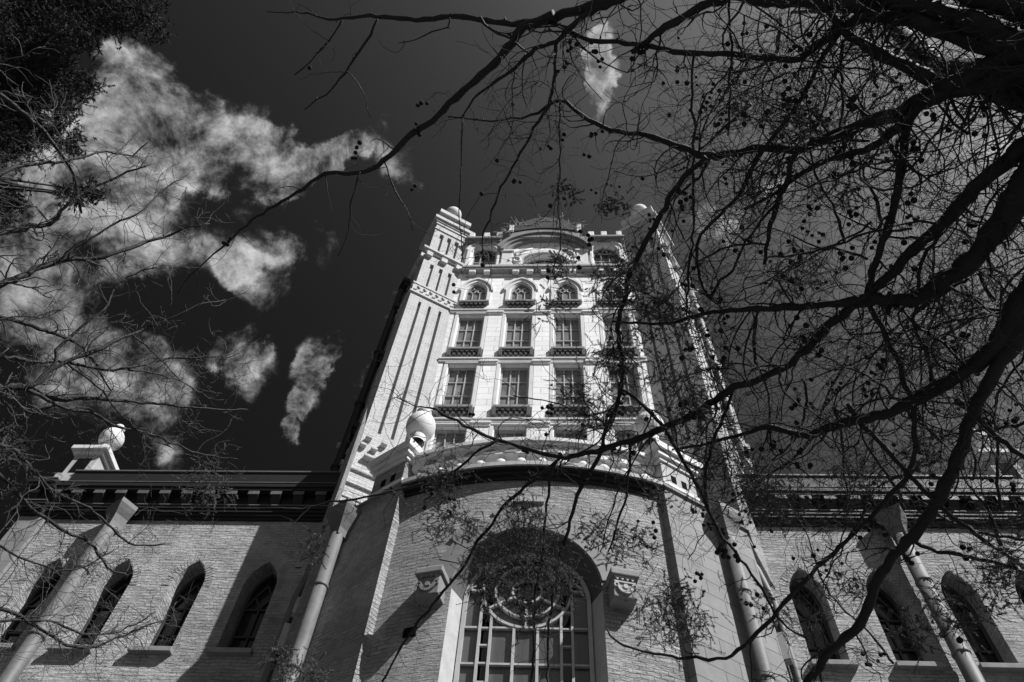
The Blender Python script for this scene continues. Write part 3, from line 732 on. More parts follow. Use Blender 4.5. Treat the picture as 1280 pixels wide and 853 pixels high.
# roof of the bay
poly = [(-5.45, 14.5)]+[(-4.84, 12.92), (-2.9, 11.6)]+[arcpt(x) for x in np.linspace(-XE, XE, 15)]+[(2.9, 11.6), (4.84, 12.92), (5.45, 14.5)]
part(MB().prism(poly+[(5.45, 16.0), (-5.45, 16.0)], 14.0, 14.17), 'bay_roof', M['trim_grey'])
for mir in (False, True):
    # angled ashlar flank, return strip, back return with blind arch
    E1 = np.array([-2.9, 11.6]); ang = -34.0; dv = np.array([-math.cos(R_(34)), math.sin(R_(34))]); E2 = E1+dv*2.35
    D = Fr(E1[0], E1[1], ang)
    mb = MB(); mb.wall(D, rect(-2.35, 0, 0, 14.45), [], 0)
    p0 = (E1[0], E1[1]); p1 = arcpt(-XE)
    mb.prism([p0, (p1[0]+.02, p1[1]+.002), (p1[0]-.05, p1[1]+.3), (p0[0]-.1, p0[1]+.3)], 0, 14.45)
    E3 = np.array([-5.45, 14.52]); L3 = np.linalg.norm(E3-E2); a3 = math.degrees(math.atan2(E2[1]-E3[1], E2[0]-E3[0]))
    D3 = Fr(E3[0], E3[1], a3)
    mb.wall(D3, rect(0, L3, 0, 14.45), [arch(L3*.5, 12.2, .42, .6, 10, 10.4)], 0, .4)
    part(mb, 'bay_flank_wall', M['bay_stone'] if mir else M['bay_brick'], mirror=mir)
    fo = MB().sheet(D3, arch(L3*.5, 12.2, .42, .6, 10, 10.4), -.38); part(fo, 'flank_window', M['dark_glass'], mirror=mir)
    mb = MB().ribbon(D3, arch(L3*.5, 12.2, .43, .61, 10), arch(L3*.5, 12.2, .6, .8, 10), .004, .08)
    mb.box(D3, L3*.5-.62, L3*.5-.4, .004, .14, 11.3, 11.9).box(D3, L3*.5+.4, L3*.5+.62, .004, .14, 11.3, 11.9)
    part(mb, 'flank_hood', M['trim_grey'], mirror=mir)
    mb = MB(); A_ = [(-4.86, 12.95), (-5.62, 14.45), (-5.85, 15.3), (-5.58, 15.02)]
    mb.prism(A_, 14.3, 19.2); mb.prism(A_, 19.2, 20.6, [(-5.5, 14.85), (-5.68, 15.0), (-5.85, 15.3), (-5.6, 15.1)])
    part(mb, 'buttress', M['bay_brick'], mirror=mir)
    # coping of the flank
    mb = MB(); mb.box(D, -2.4, .04, -.4, .06, 14.452, 14.52); mb.box(D3, -.0, L3+.02, -.4, .06, 14.452, 14.52); part(mb, 'flank_coping', M['hood'], mirror=mir)
    # pier with ball
    mb = MB(); mb.box(D, -1.02, -.04, -.60, .0, 14.522, 15.34)
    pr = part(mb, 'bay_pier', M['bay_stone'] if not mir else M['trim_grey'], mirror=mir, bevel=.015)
    for u in (-.66, -.36): part(MB().box(D, u-.07, u+.07, .002, .012, 14.8, 15.02), 'pier_opening', M['hole'], pr, mirror=mir)
    mb = MB(); pb_ = MB()
    for z0, z1, e_ in ((14.6, 14.7, .03), (15.342, 15.46, .05), (15.462, 15.62, .12), (15.622, 15.84, .2), (15.842, 15.92, .15)):
        (mb if z0 > 15 else pb_).box(D, -1.02-e_, -.04+e_, -.60-e_, e_, z0, z1)
    mb.box(D, -.72, -.08, -.56, -.02, 15.922, 16.16).box(D, -.64, -.16, -.50, -.1, 16.162, 16.3)
    part(mb, 'pier_cap', M['trim'], pr, mirror=mir, bevel=.015); part(pb_, 'pier_band', M['trim'], pr, mirror=mir, bevel=.01)
    c = D(-.14, -.26, 0)
    prof = [(.19, 16.3), (.15, 16.42), (.2, 16.5)]+[(.375*math.sin(a), 16.94-.47*math.cos(a)) for a in np.linspace(.5, math.pi-.35, 16)]+[(.13, 17.36)]+[(.2*math.sin(a), 17.5-.18*math.cos(a)) for a in np.linspace(.7, math.pi, 8)]
    bo = part(MB().lathe((c[0], c[1], 0), prof, 28), 'ball_finial', M['finial'], pr, mirror=mir)
    part(MB().lathe((c[0]-.12, c[1]-.27, 17.12), [(0, -.03), (.05, -.02), (.05, .02), (0, .03)], 10), 'drain_hole', M['hole'], bo, mirror=mir)
    # downpipe on the flank
    p_ = D(-1.48, .2, 0); sx = -1 if mir else 1
    nn_ = (math.sin(R_(ang)), -math.cos(R_(ang)))
    leader_pipe(p_[0]*sx, p_[1], 0, 14.3, 'downpipe', M['pipe'], .135, (nn_[0]*sx, nn_[1]))
    # swept pipe coming off the turret foot
    pts = np.array([(-4.35, 13.95, 15.9), (-4.5, 13.75, 15.4), (-4.75, 13.55, 14.7), (-5.02, 13.45, 13.8), (-5.17, 13.45, 12.9), (-5.2, 13.45, 11), (-5.2, 13.45, 6), (-5.2, 13.45, 0)])
    q = MB().tube(pts, .09, 12); part(q, 'swept_pipe', M['pipe'], mirror=mir)

# ------------------------------------------------------------------ trees
def spline(pts, w, step=14):
    """Catmull-Rom through pixel points carrying a width; returns dense list"""
    P_ = np.array([[p[0], p[1]] for p in pts], float); n = len(P_)
    out = []; ws = np.interp(np.arange(n), np.linspace(0, n-1, len(w)), w)
    for i in range(n-1):
        a, b, c, d = P_[max(i-1, 0)], P_[i], P_[i+1], P_[min(i+2, n-1)]
        k = max(2, int(np.linalg.norm(c-b)/step))
        for j in range(k):
            t = j/k; q = .5*((2*b)+(-a+c)*t+(2*a-5*b+4*c-d)*t*t+(-a+3*b-3*c+d)*t**3)
            out.append((q[0], q[1], ws[i]+(ws[i+1]-ws[i])*t))
    out.append((P_[-1][0], P_[-1][1], ws[-1])); return out
def limb3d(pts, w, dist, off=0, jit=.02):
    sp_ = spline(pts, w, 9); n = len(sp_); P3 = []; rad = []
    wx = np.cumsum(rng.normal(0, 1, n)); wx -= np.linspace(wx[0], wx[-1], n); wy = np.cumsum(rng.normal(0, 1, n)); wy -= np.linspace(wy[0], wy[-1], n)
    amp = .75 if w[0] < 12 else .5
    sp_ = [(a+wx[i]*amp, b+wy[i]*amp, c) for i, (a, b, c) in enumerate(sp_)]
    L = 0; ph = random.uniform(0, 6)
    for i, (x, y, ww) in enumerate(sp_):
        t = i/(n-1)
        d = dist(x, y)+off*(3*t*t-2*t**3)+.06*math.sin(ph+i*.55)*t
        P3.append(at(x, y, d)); rad.append(max(ww, .9)*.5*d/F*(1+.16*random.uniform(-1, 1)))
    P3 = np.array(P3); P3[1:-1] += rng.normal(0, jit*.25, (max(n-2, 0), 3))
    return P3, np.array(rad)
class Twigs:
    def __init__(s): s.mb = MB(); s.tips = []
    def grow(s, p, d, L, r, depth, droop, curl, segs=9, child=2.2):
        pts = [p.copy()]; d = d/np.linalg.norm(d); step = L/segs; ax = rng.normal(0, 1, 3)*curl
        for i in range(segs):
            d = d+np.cross(ax, d)*step+np.array([0, 0, -droop*step])+rng.normal(0, .24, 3)
            d /= np.linalg.norm(d); p = p+d*step; pts.append(p.copy())
        s.mb.tube(pts, np.linspace(r, max(r*.35, .0016), segs+1), 4 if r > .004 else 3, cap=False)
        s.tips.append((pts[-1], d, pts))
        if depth > 0:
            for _ in range(rng.poisson(child)):
                k = rng.integers(1, segs); q = rng.normal(0, 1, 3); q -= d*(q@d)*.4
                s.grow(pts[k], q/np.linalg.norm(q)+d*.6, L*random.uniform(.35, .7), r*.6, depth-1, droop, curl, max(4, segs-2), child*.8)
def sprout(tw, P3, rad, per_m, L, depth, droop, curl, rr=.4, skip=.05, bias=None, child=2.2):
    seg = np.linalg.norm(np.diff(P3, axis=0), axis=1); tot = seg.sum()
    for _ in range(rng.poisson(per_m*tot)):
        t = skip+(1-skip)*random.random(); k = min(int(t*(len(P3)-1)), len(P3)-2)
        d = P3[k+1]-P3[k]; d /= np.linalg.norm(d); q = rng.normal(0, 1, 3); q -= d*(q@d); q /= np.linalg.norm(q)
        if bias is not None: q += bias
        r = min(rad[k]*rr, .009)*random.uniform(.6, 1.1)
        tw.grow(P3[k].copy(), q+d*random.uniform(.2, .9), L*random.uniform(.4, 1.2), max(r, .0034), depth, droop, curl, child=child)
def hang(mb, name, m_, root, loc, **k):
    o = mb.build(name, m_, **k); o.parent = root; o.matrix_parent_inverse = Matrix.Translation((-loc[0], -loc[1], -loc[2])); return o

# right tree: big cypress overhead, limbs listed root first (pixel track of the photo, width in pixels)
LIMBS = [
 ([(1375,5),(1290,58),(1220,30),(1160,12),(1090,-6),(1010,-22)],[34,26,22,18,15,12]),
 ([(1360,90),(1290,62),(1222,60),(1190,45),(1140,30),(1080,12),(1010,5),(950,3),(880,-14)],[24,18,17,16,15,14,12,10,8]),
 ([(1380,-30),(1290,14),(1190,-20),(1100,-50)],[36,26,20,12]),
 ([(1380,70),(1280,68),(1244,80),(1218,95),(1187,111),(1156,126),(1125,144),(1094,152),(1063,165),(1024,180),(999,190),(960,188),(924,193),(887,196),(862,189),(836,180),(805,169),(774,165),(743,155),(725,144),(699,126),(673,141),(640,148),(615,151),(578,148),(560,146)],[28,24,18,14,10,9,8,6,4,2.5,1.5]),
 ([(1380,130),(1290,97),(1235,108),(1180,120),(1150,128)],[30,20,16,11,7]),
 ([(1164,101),(1135,85),(1104,70),(1076,52),(1055,39),(1040,20),(1032,-10)],[18,14,11,9,8]),
 ([(1130,25),(1084,23),(1063,31),(1042,46),(1017,64),(991,75),(960,72),(936,70),(887,66),(841,62),(805,55),(753,52),(728,46),(711,36),(690,28),(672,25)],[14,10,8,7,6,5,4]),
 ([(940,-25),(903,0),(887,5),(862,15),(841,28),(820,41),(805,53),(790,66)],[10,10,9,8,5]),
 ([(860,-40),(787,-10),(751,2),(717,12),(692,19),(666,26),(640,28),(598,21),(567,19),(539,22),(498,23),(462,21),(428,25),(409,25),(383,18),(369,17),(334,15)],[13,13,12,8,7,6,5,3.5,2,1]),
 ([(692,19),(662,30),(652,35),(641,51),(624,70),(598,93),(574,113),(560,129),(539,148),(516,165),(495,186),(477,201),(464,209),(444,216),(409,217),(380,236),(345,257),(320,271),(307,282),(284,303),(260,322),(245,337),(232,350),(222,368)],[12,10,9,8,7,6,5,3.5,2.5,1.5,1]),
 ([(800,-20),(765,5),(738,15),(717,33),(695,55),(668,64),(640,88),(614,106),(593,124),(578,148)],[9,8,7,6,5,4,3,2]),
 ([(695,55),(694,67),(693,93),(688,121),(679,142),(666,160),(655,180),(640,206),(622,240),(612,273),(605,292),(605,331)],[5,4.5,4,3.5,3,2.5,1.5]),
 ([(1400,120),(1330,150),(1285,180),(1264,200),(1243,215),(1218,236),(1200,252),(1179,277),(1161,293),(1140,311),(1120,334),(1099,355),(1078,372),(1053,378),(1011,382),(960,386),(930,388),(894,392),(862,399),(838,406),(787,404),(765,402)],[30,22,16,14,13,12,10,8,6,4,2.5]),
 ([(1400,120),(1340,170),(1290,222),(1256,277),(1238,298),(1218,324),(1192,344),(1166,362),(1145,375),(1125,377),(1094,373),(1070,380),(1053,388),(1024,413),(1001,437),(980,457),(960,464),(940,477),(923,481),(907,490),(892,500),(866,518),(840,531),(815,541),(789,552),(763,559),(737,567),(706,572),(686,570),(660,562),(621,551),(590,537),(564,523),(546,513),(531,508),(520,509),(495,497)],[36,27,22,18,13,9.5,8.5,8.5,8.5,8,7,5,4,2.5,1]),
 ([(1400,280),(1340,310),(1300,340),(1280,375),(1267,395),(1258,415),(1245,435),(1228,452),(1210,465),(1187,481),(1166,491),(1140,504),(1104,517),(1068,527),(1037,535),(1011,545),(983,540),(960,533),(940,538),(907,549),(866,558),(840,562)],[34,26,22,20,17,15,13,11,9,6,4,2]),
 ([(1275,385),(1269,426),(1249,452),(1233,478),(1220,501),(1210,524),(1200,555),(1187,586),(1172,614),(1153,649),(1129,676),(1110,696),(1094,723),(1082,754),(1071,778),(1047,801),(1024,824),(1000,856),(980,900),(955,950),(935,1000)],[20,16,15,14,13.5,13,11.5,10.5,10,9.5,8,5,2]),
 ([(882,196),(872,204),(855,220),(840,240),(833,259),(812,289),(801,313),(794,331),(787,345),(784,367),(775,390),(772,413),(775,446),(773,482),(768,502),(758,528),(750,549),(745,572),(735,590),(722,613),(713,640),(706,671),(697,704),(695,738),(689,761),(686,794),(686,860)],[7,7,7,6.5,6,6,5.5,5,5,4.5,4,3,3]),
 ([(773,478),(776,485),(794,497),(815,515),(830,533),(840,554),(851,577),(866,603),(877,624),(886,647),(902,675),(916,694),(929,710),(943,729),(957,751),(967,770),(984,787),(1010,800)],[4,5,5,4.5,4,3.5,3,2]),
 ([(621,551),(600,562),(575,582),(540,598),(505,608),(468,618),(426,625),(389,634),(350,636),(320,637)],[3,3,3,2.5,2,1.5]),
 ([(700,573),(684,587),(672,598),(656,609),(645,620),(629,636),(613,662),(596,679),(581,708),(547,749),(519,787),(505,807),(478,852)],[3.5,4,4,3.5,3,2.5]),
 ([(1086,380),(1099,411),(1112,434),(1125,457),(1130,481),(1140,501),(1138,522),(1137,559),(1129,590),(1110,614),(1086,641),(1063,664),(1039,692),(1016,711),(989,739),(961,774),(938,801),(915,820),(896,824),(861,823),(838,821),(804,814),(771,800),(759,786)],[6,6,6,6,5,5,5,4,3,2]),
 ([(1135,672),(1172,688),(1211,696),(1250,707),(1290,717)],[5,4.5,4,3]),
 ([(1060,505),(1079,532),(1102,559),(1133,594),(1164,625),(1196,653),(1227,676),(1266,703),(1300,720)],[6,6,5.5,5,4,3]),
 ([(1195,498),(1219,520),(1242,543),(1280,575),(1320,600)],[7,6,6,5]),
 ([(1150,128),(1140,144),(1130,180),(1127,205),(1125,231),(1117,257),(1112,285),(1102,311),(1091,339),(1084,368)],[9,9,9,8,8]),
 ([(1179,283),(1171,298),(1151,321),(1146,365),(1142,388),(1143,413),(1156,437),(1161,462),(1164,488)],[4,4,4,5,5]),
 ([(1160,122),(1135,152),(1115,165),(1089,186),(1062,193),(1037,200),(1011,213),(986,228),(960,249),(930,262)],[10,10,8,6,5,3]),
 ([(1050,40),(1045,44),(1022,85),(1006,113),(986,144),(960,178),(940,205),(925,238),(908,259),(883,284),(869,306),(871,338),(883,364),(888,374)],[5,5,5,4,4,4]),
 ([(995,190),(991,200),(983,231),(970,262),(962,288),(955,330)],[7,6,6,4]),
 ([(1140,286),(1104,291),(1076,295),(1037,311),(993,319),(960,322)],[3,3,3,2]),
 ([(888,372),(900,350),(918,336),(940,296),(960,270),(975,250)],[3,3,3,4][::-1]),
 ([(868,66),(866,110),(868,160),(866,240),(864,310),(860,352),(859,399)],[3,3,3,3,2]),
 ([(911,-5),(913,64),(912,100),(913,124),(910,170)],[3,3,2]),
 ([(1053,50),(1052,110),(1053,165),(1055,210)],[4,3,2]),
 ([(472,24),(457,55),(432,89),(415,111),(381,137)],[3,3,2.5,1.5]),
 ([(428,26),(410,53),(387,79),(368,94)],[2.5,2,1.5]),
 ([(433,89),(449,103),(459,124),(463,147)],[1.5,1.2,1]),
 ([(562,22),(560,35),(531,46),(498,54)],[2,2,1]),
 ([(450,215),(443,240),(436,287),(422,320)],[2,2,1]),
 ([(480,202),(497,240),(509,263),(516,289)],[2,2,1]),
 ([(578,148),(575,190),(575,240),(574,284),(579,327)],[2,1.6,1.2]),
 ([(700,128),(699,180),(699,240),(700,287),(696,322),(690,341)],[2,2,1.6,1.2]),
 ([(696,576),(688,600),(680,650),(676,690),(672,718),(667,772),(664,860)],[3.5,3.5,3,3]),
 ([(787,553),(784,587),(773,640),(760,690)],[3.5,3,2]),
 ([(830,535),(800,560),(776,600),(760,650),(750,690)],[2,2,1.5]),
 ([(600,21),(616,38),(640,52),(660,66)],[3,3,2]),
 ([(706,572),(740,560),(770,520),(776,480)],[2,2,3]),
 ([(886,640),(880,600),(890,560),(905,520),(915,490)],[4,4,4]),
 ([(770,510),(735,520),(700,506),(668,498),(640,494)],[2,1.8,1.2]),
 ([(1210,465),(1180,430),(1150,410),(1120,385),(1095,375)],[3,3,2]),
]
DIST = lambda x, y: 4.9+2.6*math.hypot(x-1330, (y-200)*.8)/1000
CY0 = np.array([4.6, 1.4, 0.0])
tree = empty('cypress_tree', tuple(CY0), 'bare dark cypress with thick arching limbs and round cones, overhanging from the right', 'tree')
J = at(1400, 130, 5.0)
base_ = np.array([J[0]+1.2, J[1]-.5, 0]); 
ROOT = (float(base_[0]), float(base_[1]), 0.0); tree.location = ROOT
tw = Twigs(); cones = []
tp = [base_, base_+np.array([-.1, .05, 1.5]), base_+(J-base_)*.5+np.array([.25, -.05, 0]), J+np.array([.12, -.05, -.3]), J+np.array([-.1, .05, .6]), J+np.array([.1, .3, 2.2]), J+np.array([.4, .2, 4.5]), J+np.array([.3, .6, 7])]
tm = MB().tube(tp, [.42, .33, .28, .24, .15, .09, .05, .02], 14); hang(tm, 'trunk', M['bark'], tree, ROOT)
allL = []
for i, (pts, w) in enumerate(LIMBS):
    off = 0 if i in (5,) else random.uniform(-.5, .7)
    P3, rad = limb3d(pts, w, DIST, 0 if i not in (9, 8, 3) else .3)
    n = len(P3)
    if pts[0][0] >= 1340:      # connect to the trunk
        P3 = np.vstack([J+np.array([0, 0, random.uniform(-.4, .4)]), P3]); rad = np.concatenate([[rad[0]*1.05], rad])
    big = rad.mean() > .012
    lm = MB().tube(P3, rad, 10 if big else 6)
    # knots and short spurs
    for _ in range(int(len(P3)*.25)):
        k = random.randrange(1, len(P3)-1)
        q = rng.normal(0, 1, 3); q /= np.linalg.norm(q); lm.tube([P3[k], P3[k]+q*rad[k]*.95, P3[k]+q*(rad[k]+.02)], [rad[k]*.5+.002, rad[k]*.35+.002, .002], 5)
    hang(lm, 'limb', M['bark'], tree, ROOT)
    allL.append((P3, rad, pts))
    mx = np.mean([p[0] for p in pts]); my = np.mean([p[1] for p in pts])
    dn = 2.0 if mx < 640 else (7 if mx < 850 else 11)
    if my > 600: dn = 4.5
    sprout(tw, P3, rad, dn, .72 if mx > 640 else .45, 2 if mx > 640 else 1, .35, 2.3, bias=np.array([0, 0, -.35]), child=2.3 if mx > 640 else 1.4)
# finer boughs further up and behind, filling the crown over the right of the picture
for i in range(92):
    x = random.uniform(880, 1330); y = random.uniform(-60, 640) if x > 950 else random.uniform(-40, 420)
    a = random.uniform(0, 2*math.pi); Lp = random.uniform(120, 320); pts = [(x, y)]
    for k in range(5):
        a += random.uniform(-.5, .5); pts.append((pts[-1][0]+math.cos(a)*Lp/5, pts[-1][1]+math.sin(a)*Lp/5))
    if min(p[0] for p in pts) < 760: continue
    if pts[0][0] < pts[-1][0]: pts = pts[::-1]
    e = random.uniform(.4, 2.6)
    P3, rad = limb3d(pts, [random.uniform(2.5, 5), 2, 1], lambda u, v: DIST(u, v)+e)
    (hang(MB().tube(P3, rad, 6), 'bough', M['bark'], tree, ROOT) if i < 46 else tw.mb.tube(P3, rad, 6))
    sprout(tw, P3, rad, 9.0, .75, 2, .3, 2.4, child=2.5, bias=np.array([0, 0, -.3]))
hang(tw.mb, 'twigs', M['twig'], tree, ROOT, recalc=False)['kind'] = 'stuff'
# cones: clusters of one to six round cones on twig ends and along limbs
def cone_mesh():
    mb = MB(); prof = [(.0001, -1), (.38, -.92), (.72, -.68), (.93, -.35), (1, 0), (.93, .35), (.72, .68), (.38, .92), (.0001, 1)]
    mb.lathe((0, 0, 0), prof, 10); mb.tube([(0, 0, .9), (.1, 0, 1.8), (.05, .1, 2.6)], [.14, .1, .1], 4)
    v = np.array(mb.v); k = 1+.07*np.sin(v[:, 0]*9)*np.cos(v[:, 1]*9+v[:, 2]*7); mb.v = [tuple(a) for a in v*k[:, None]]
    return mb
cm = cone_mesh(); spots = []
def cluster(p, n):
    for _ in range(n): spots.append((p+rng.normal(0, .032, 3)+np.array([0, 0, -.02]), random.uniform(.015, .022)))
marked = [(522,130,4),(520,148,3),(445,185,5),(282,300,4),(540,208,2),(388,82,1),(690,185,3),(705,172,2),(725,196,2),(745,58,3),(720,62,2),(752,70,3),(640,45,2),(800,62,4),(840,108,3),(870,100,2),(885,115,4),(880,140,3),(905,150,5),
 (930,45,3),(935,150,3),(920,60,2),(745,165,4),(660,595,2),(688,597,1),(612,663,1),(567,665,4),(563,622,2),(540,610,3),(520,630,2),(495,607,3),(765,560,2),(888,655,6),(905,680,6),(875,640,5),(920,690,4),(870,735,3),(872,728,3),(905,660,4),(935,750,4),
 (700,255,1),(735,290,3),(738,300,3),(812,285,2),(825,310,2),(742,240,2),(760,235,2),(800,640,1),(1020,430,3),(1070,460,4),(1040,480,4),(1090,470,3),(1205,420,3),(1235,515,4),(1260,520,3),(1030,360,2),(1060,313,5),(1010,262,6),(1145,265,4),(995,313,4),
 (1165,345,4),(1000,130,4),(980,120,4),(1050,90,3),(1100,55,4),(1160,70,3),(1100,195,4),(1075,190,3),(1120,100,3),(770,410,3),(690,345,2),(605,325,4),(780,500,5),(765,515,4),(850,500,4),(870,520,5),(900,450,4),(860,440,4),(1047,708,2),(1025,710,3),
 (1085,660,6),(1095,655,4),(1140,690,4),(1000,690,2),(1170,600,4),(1200,690,3),(1270,700,5),(830,380,3),(855,385,3),(880,420,3),(905,400,3),(780,330,2),(1120,770,2),(950,600,5),(965,560,4),(1000,570,4),(930,640,4),(1140,560,3)]
knots = np.array([p for P3, rad, _ in allL for p in P3]+[p for t in tw.tips for p in t[2][1:]])
kv = knots-CAM; kz = kv@fw; kpx = CX+F*(kv@RR)/kz; kpy = CY-F*(kv@UU)/kz
for x, y, n in marked:
    # onto the nearest piece of limb or bough, at its depth
    k = int(np.argmin((kpx-x)**2+(kpy-y)**2+(kz < 1)*1e9)); cluster(knots[k], n)
tips = [t for t in tw.tips]
for t in random.sample(tips, 330): cluster(t[0], random.choice((1, 1, 2, 3)))
spots.sort(key=lambda s: np.linalg.norm(s[0]-CAM)/s[1])
proto = None
for p, r in spots[:100]:
    if proto is None:
        o = cm.build('seed_cone', M['cone']); proto = o
    else: o = proto.copy(); col.objects.link(o)
    o.parent = tree; o.matrix_parent_inverse = Matrix.Translation((-ROOT[0], -ROOT[1], 0)); o.location = tuple(p); o.scale = (r, r, r)
    o.rotation_euler = (random.uniform(-.6, .6), random.uniform(-.6, .6), random.uniform(0, 6))
mb = MB(); cv = np.array(cm.v)
for p, r in spots[100:]: mb.add((cv*r+p).tolist(), cm.f, True)
hang(mb, 'seed_cones', M['cone'], tree, ROOT, recalc=False)['kind'] = 'stuff'
# feathery needle sprays
def spray(mb, c, R, n_t, n_b, bl, droop=.6, flat=1.0):
    V = []; 
    for _ in range(n_t):
        p = c+rng.normal(0, R*.42, 3)*np.array([1, 1, flat]); d = rng.normal(0, 1, 3); d[2] -= droop; d /= np.linalg.norm(d)
        L = R*random.uniform(.35, .9); ax = rng.normal(0, 1.2, 3)
        k = n_b; ps = []; q = p.copy()
        for i in range(k):
            d = d+np.cross(ax, d)*(L/k)+rng.normal(0, .05, 3); d /= np.linalg.norm(d); q = q+d*L/k; ps.append((q.copy(), d.copy()))
        mb.tube([p, ps[k//2][0], ps[-1][0]], [.0016, .0014, .0010], 3, cap=False)
        side = np.cross(d, rng.normal(0, 1, 3)); side /= np.linalg.norm(side)
        for i, (q, dd) in enumerate(ps):
            for s_ in (-1, 1):
                b = side*s_+dd*.7+rng.normal(0, .25, 3); b /= np.linalg.norm(b); l_ = bl*random.uniform(.6, 1.2)
                w_ = np.cross(b, rng.normal(0, 1, 3)); w_ = w_/np.linalg.norm(w_)*bl*.17
                V.append((q-w_, q+w_, q+b*l_))
    base = len(mb.v); mb.v += [tuple(x) for t in V for x in t]; mb.f += [(base+3*i, base+3*i+1, base+3*i+2) for i in range(len(V))]; mb.sm += [False]*len(V)
SPR = [(555,580,34,2),(560,640,30,2),(548,665,26,1),(252,600,26,1),(268,612,22,1),(384,685,14,1),(640,700,40,3),(610,715,32,3),(665,690,38,3),(690,715,36,3),(650,660,32,3),(620,690,30,2),(740,668,22,2),(765,690,20,1),(800,672,20,1),
 (820,770,34,3),(850,765,30,2),(862,780,26,2),(850,740,22,1),(790,330,30,2),(770,345,30,3),(765,365,30,2),(815,370,26,2),(830,395,26,2),(760,450,26,2),(725,500,30,2),(740,515,26,2),(780,470,26,2),(870,440,30,1),(860,480,30,1),(885,510,26,1),
 (850,520,30,2),(900,560,34,2),(900,470,30,2),(830,470,24,1),(800,420,24,1),(860,400,26,1),(935,600,30,2),(950,620,30,2),(880,600,26,1),(1000,330,30,1),(990,350,26,1),(1145,440,26,1),(1200,380,22,1),(1150,560,26,2),(1000,620,30,1),(1070,590,30,1),(1060,720,22,1),(1240,700,26,2),(1245,730,24,1),
 (1180,755,26,1),(1200,770,22,1),(1140,790,22,1),(970,640,24,1),(960,760,22,1),(705,240,14,1),(770,250,14,1),(690,380,22,1),(700,330,16,1),(650,640,20,1),(820,620,18,1),(1000,160,26,1),(1100,150,26,1),(1050,240,26,1),(930,130,22,1),(370,835,24,2),(350,825,14,1),(395,845,16,1),(590,660,22,1),(555,610,26,2),(600,735,26,2),(655,745,24,2),(670,775,20,1)]
for x, y, r, n in SPR:
    d = DIST(x, y)-.1+random.uniform(-.15, .3); mb = MB()
    for _ in range(n+1): spray(mb, at(x+random.uniform(-10, 10), y+random.uniform(-10, 10), d), r*d/F*1.1, 26, 15, .019)
    hang(mb, 'needle_spray', M['needle'], tree, ROOT, recalc=False)

# left bare tree
LT = [
 ([(-120,420),(-50,375),(0,355),(26,347),(52,334),(84,327),(113,326),(139,319),(170,308),(191,301),(211,295),(232,285),(262,280)],[9,6,5,4,3,2,1.2]),
 ([(84,327),(90,316),(103,303),(121,290),(139,277),(165,267),(180,259),(201,241),(227,224)],[2.5,2,1.6,1]),
 ([(-120,370),(-60,310),(0,295),(23,290),(39,284),(62,280),(77,264),(95,246),(120,232),(150,218),(190,205)],[8,5,4,3,2,1.2]),
 ([(-120,40),(-60,85),(0,117),(21,131),(44,150),(64,173),(80,196),(92,216),(100,246),(102,267)],[6,4,3.5,3,2.5,2]),
 ([(-100,460),(-40,400),(0,393),(26,399),(44,406),(77,419),(100,432),(118,455),(140,490)],[7,5,3.5,3,2,1.2]),
 ([(-160,500),(-60,488),(0,485),(33,486),(57,495),(82,500),(111,499),(155,500),(186,502),(217,505),(248,510),(309,512)],[12,8,6,4,3,2.4,1.8,1]),
 ([(33,486),(49,478),(64,465),(85,455),(108,442),(137,432),(165,419),(196,408),(222,395),(253,380),(281,375)],[4.5,4,3.5,3,2,1]),
 ([(40,483),(49,475),(70,455),(71,437),(85,424),(103,406),(121,393),(134,380),(150,355),(168,342),(196,334)],[3.5,3,2.5,2,1]),
 ([(33,486),(50,495),(72,509),(113,519),(139,532),(168,540),(196,550),(232,563),(258,571),(297,574)],[3.5,3,2.5,2,1.5,1]),
 ([(-60,440),(0,447),(20,448),(39,455),(85,453),(111,460),(142,464),(170,460),(204,451),(232,450),(258,447),(294,441)],[4,3,2.5,2,1]),
 ([(-80,560),(-30,580),(0,598),(23,625),(47,645),(78,664),(110,675),(133,707),(160,720)],[5,4,3,2.5,1.5]),
 ([(-60,540),(10,560),(23,571),(60,612),(100,632),(130,655),(158,680),(190,682),(215,680)],[4,3,2.5,2,1]),
 ([(-80,750),(0,764),(23,770),(58,793),(101,813),(156,797),(207,774)],[4,3,2.5,2,1]),
 ([(-80,790),(0,778),(60,775),(110,790),(160,783),(195,765)],[3,2,1.6,1]),
 ([(-60,240),(0,215),(40,205),(90,200),(130,190),(165,195),(185,178)],[4,3,2,1.5,1]),
 ([(160,463),(190,467),(230,480),(260,498),(280,500)],[1.6,1.2,1]),
 ([(165,419),(190,440),(205,455),(225,475)],[1.4,1.2,1]),
 ([(85,455),(110,475),(135,500),(155,520),(178,545),(215,560)],[2,1.6,1]),
 ([(-60,650),(0,680),(40,700),(90,710),(140,690)],[3,2,1.5,1]),
 ([(-60,700),(0,560),(40,520),(75,505)],[3,2.5,2]),
]
D2 = lambda x, y: 6.2+.9*(x+100)/400
J2 = at(-330, 520, 6.4); R2 = (float(J2[0])-.5, float(J2[1])-.6, 0.0)
t2 = empty('bare_tree', R2, 'leafless tree with fine crooked twigs reaching in from the left edge', 'tree')
tw2 = Twigs(); b2 = np.array(R2)
hang(MB().tube([b2, b2+(J2-b2)*.35+np.array([.1, -.2, 0]), J2, J2+np.array([-.4, .1, 1.0]), J2+np.array([-1.2, .2, 2.6])], [.24, .19, .13, .09, .03], 12), 'trunk', M['bark'], t2, R2)
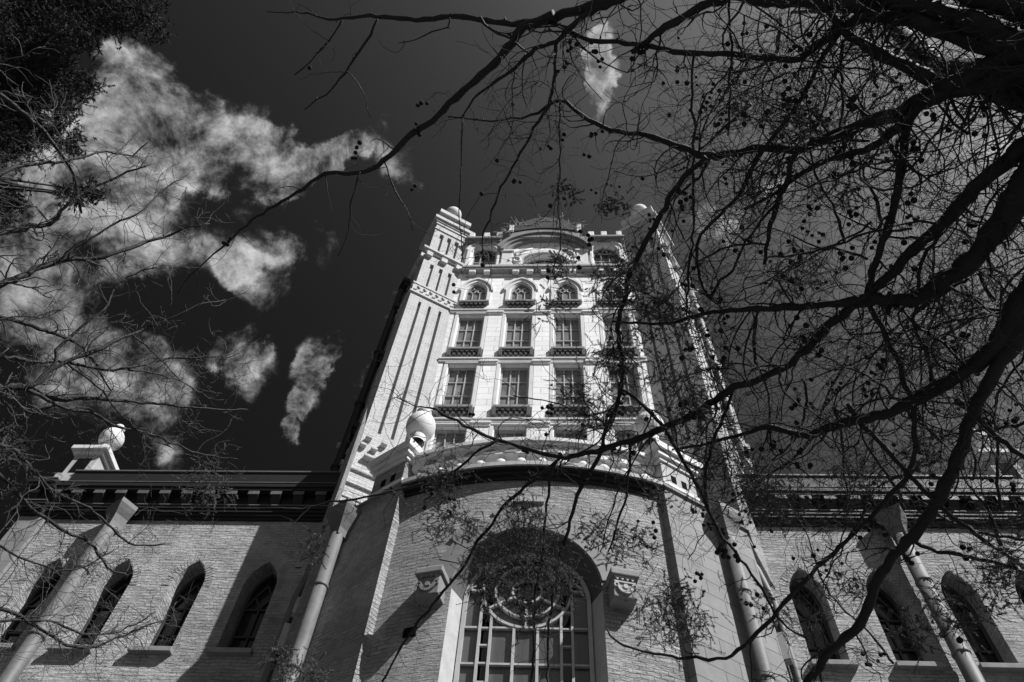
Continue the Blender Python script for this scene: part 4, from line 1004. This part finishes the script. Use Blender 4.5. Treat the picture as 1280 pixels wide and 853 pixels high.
for i, (pts, w) in enumerate(LT):
    w = [a*1.25 for a in w]
    P3, rad = limb3d(pts, w, D2, .2)
    if pts[0][0] < -50: P3 = np.vstack([J2+np.array([0, 0, (500-pts[0][1])*.004]), P3]); rad = np.concatenate([[rad[0]], rad])
    hang(MB().tube(P3, rad, 8), 'limb', M['bark'], t2, R2)
    sprout(tw2, P3, rad, 9, .42, 2, .12, 1.1, child=2.3, skip=.15)
hang(tw2.mb, 'twigs', M['left_twig'], t2, R2, recalc=False)['kind'] = 'stuff'

# evergreen top left
J3 = at(-260, 120, 9.0); R3 = (float(J3[0])-.5, float(J3[1]), 0.0)
t3 = empty('evergreen_tree', R3, 'dark dense evergreen crown hanging into the top left corner', 'tree')
b3 = np.array(R3)
hang(MB().tube([b3, b3+(J3-b3)*.5, J3, J3+np.array([0, 0, 4])], [.3, .25, .16, .03], 12), 'trunk', M['bark'], t3, R3)
EV = [(20,15,34),(60,10,36),(100,5,34),(140,5,32),(175,15,26),(195,30,18),(150,28,22),(120,32,20),(80,35,24),(110,50,16),(40,45,30),(10,50,34),(55,65,22),(75,80,16),(5,85,36),(35,95,30),(65,100,28),(90,105,24),(108,112,14),(20,125,34),
 (50,130,30),(78,135,18),(10,155,34),(40,158,26),(65,168,20),(85,178,14),(20,180,24),(-20,30,50),(-20,100,50),(-20,170,40),(5,258,16),(25,248,12),(8,280,12),(80,240,10),(105,238,12),(120,245,12),(95,250,10),(5,545,14),(15,560,14),(160,-15,40),(60,-20,50)]
lims = MB()
for i, (x, y, r) in enumerate(EV):
    d = 8.3+random.uniform(-.5, .9); c = at(x, y, d); mb = MB()
    if r > 9: lims.tube([at(-220, y*.6+50, 8.8), at((x-220)/2, y*.8+25, 8.8)+rng.normal(0, .05, 3), c], [.03, .018, .005], 6)
    for _ in range(max(2, int(r/3.4))):
        p = at(x+random.gauss(0, r*.36), y+random.gauss(0, r*.36), d+random.uniform(-.35, .35)); spray(mb, p, r*.55*d/F+.05, 22, 11, .027, .25)
    hang(mb, 'needle_tuft', M['dark_needle'], t3, R3, recalc=False)
hang(lims, 'branches', M['bark'], t3, R3)

scene.render.engine = 'CYCLES'
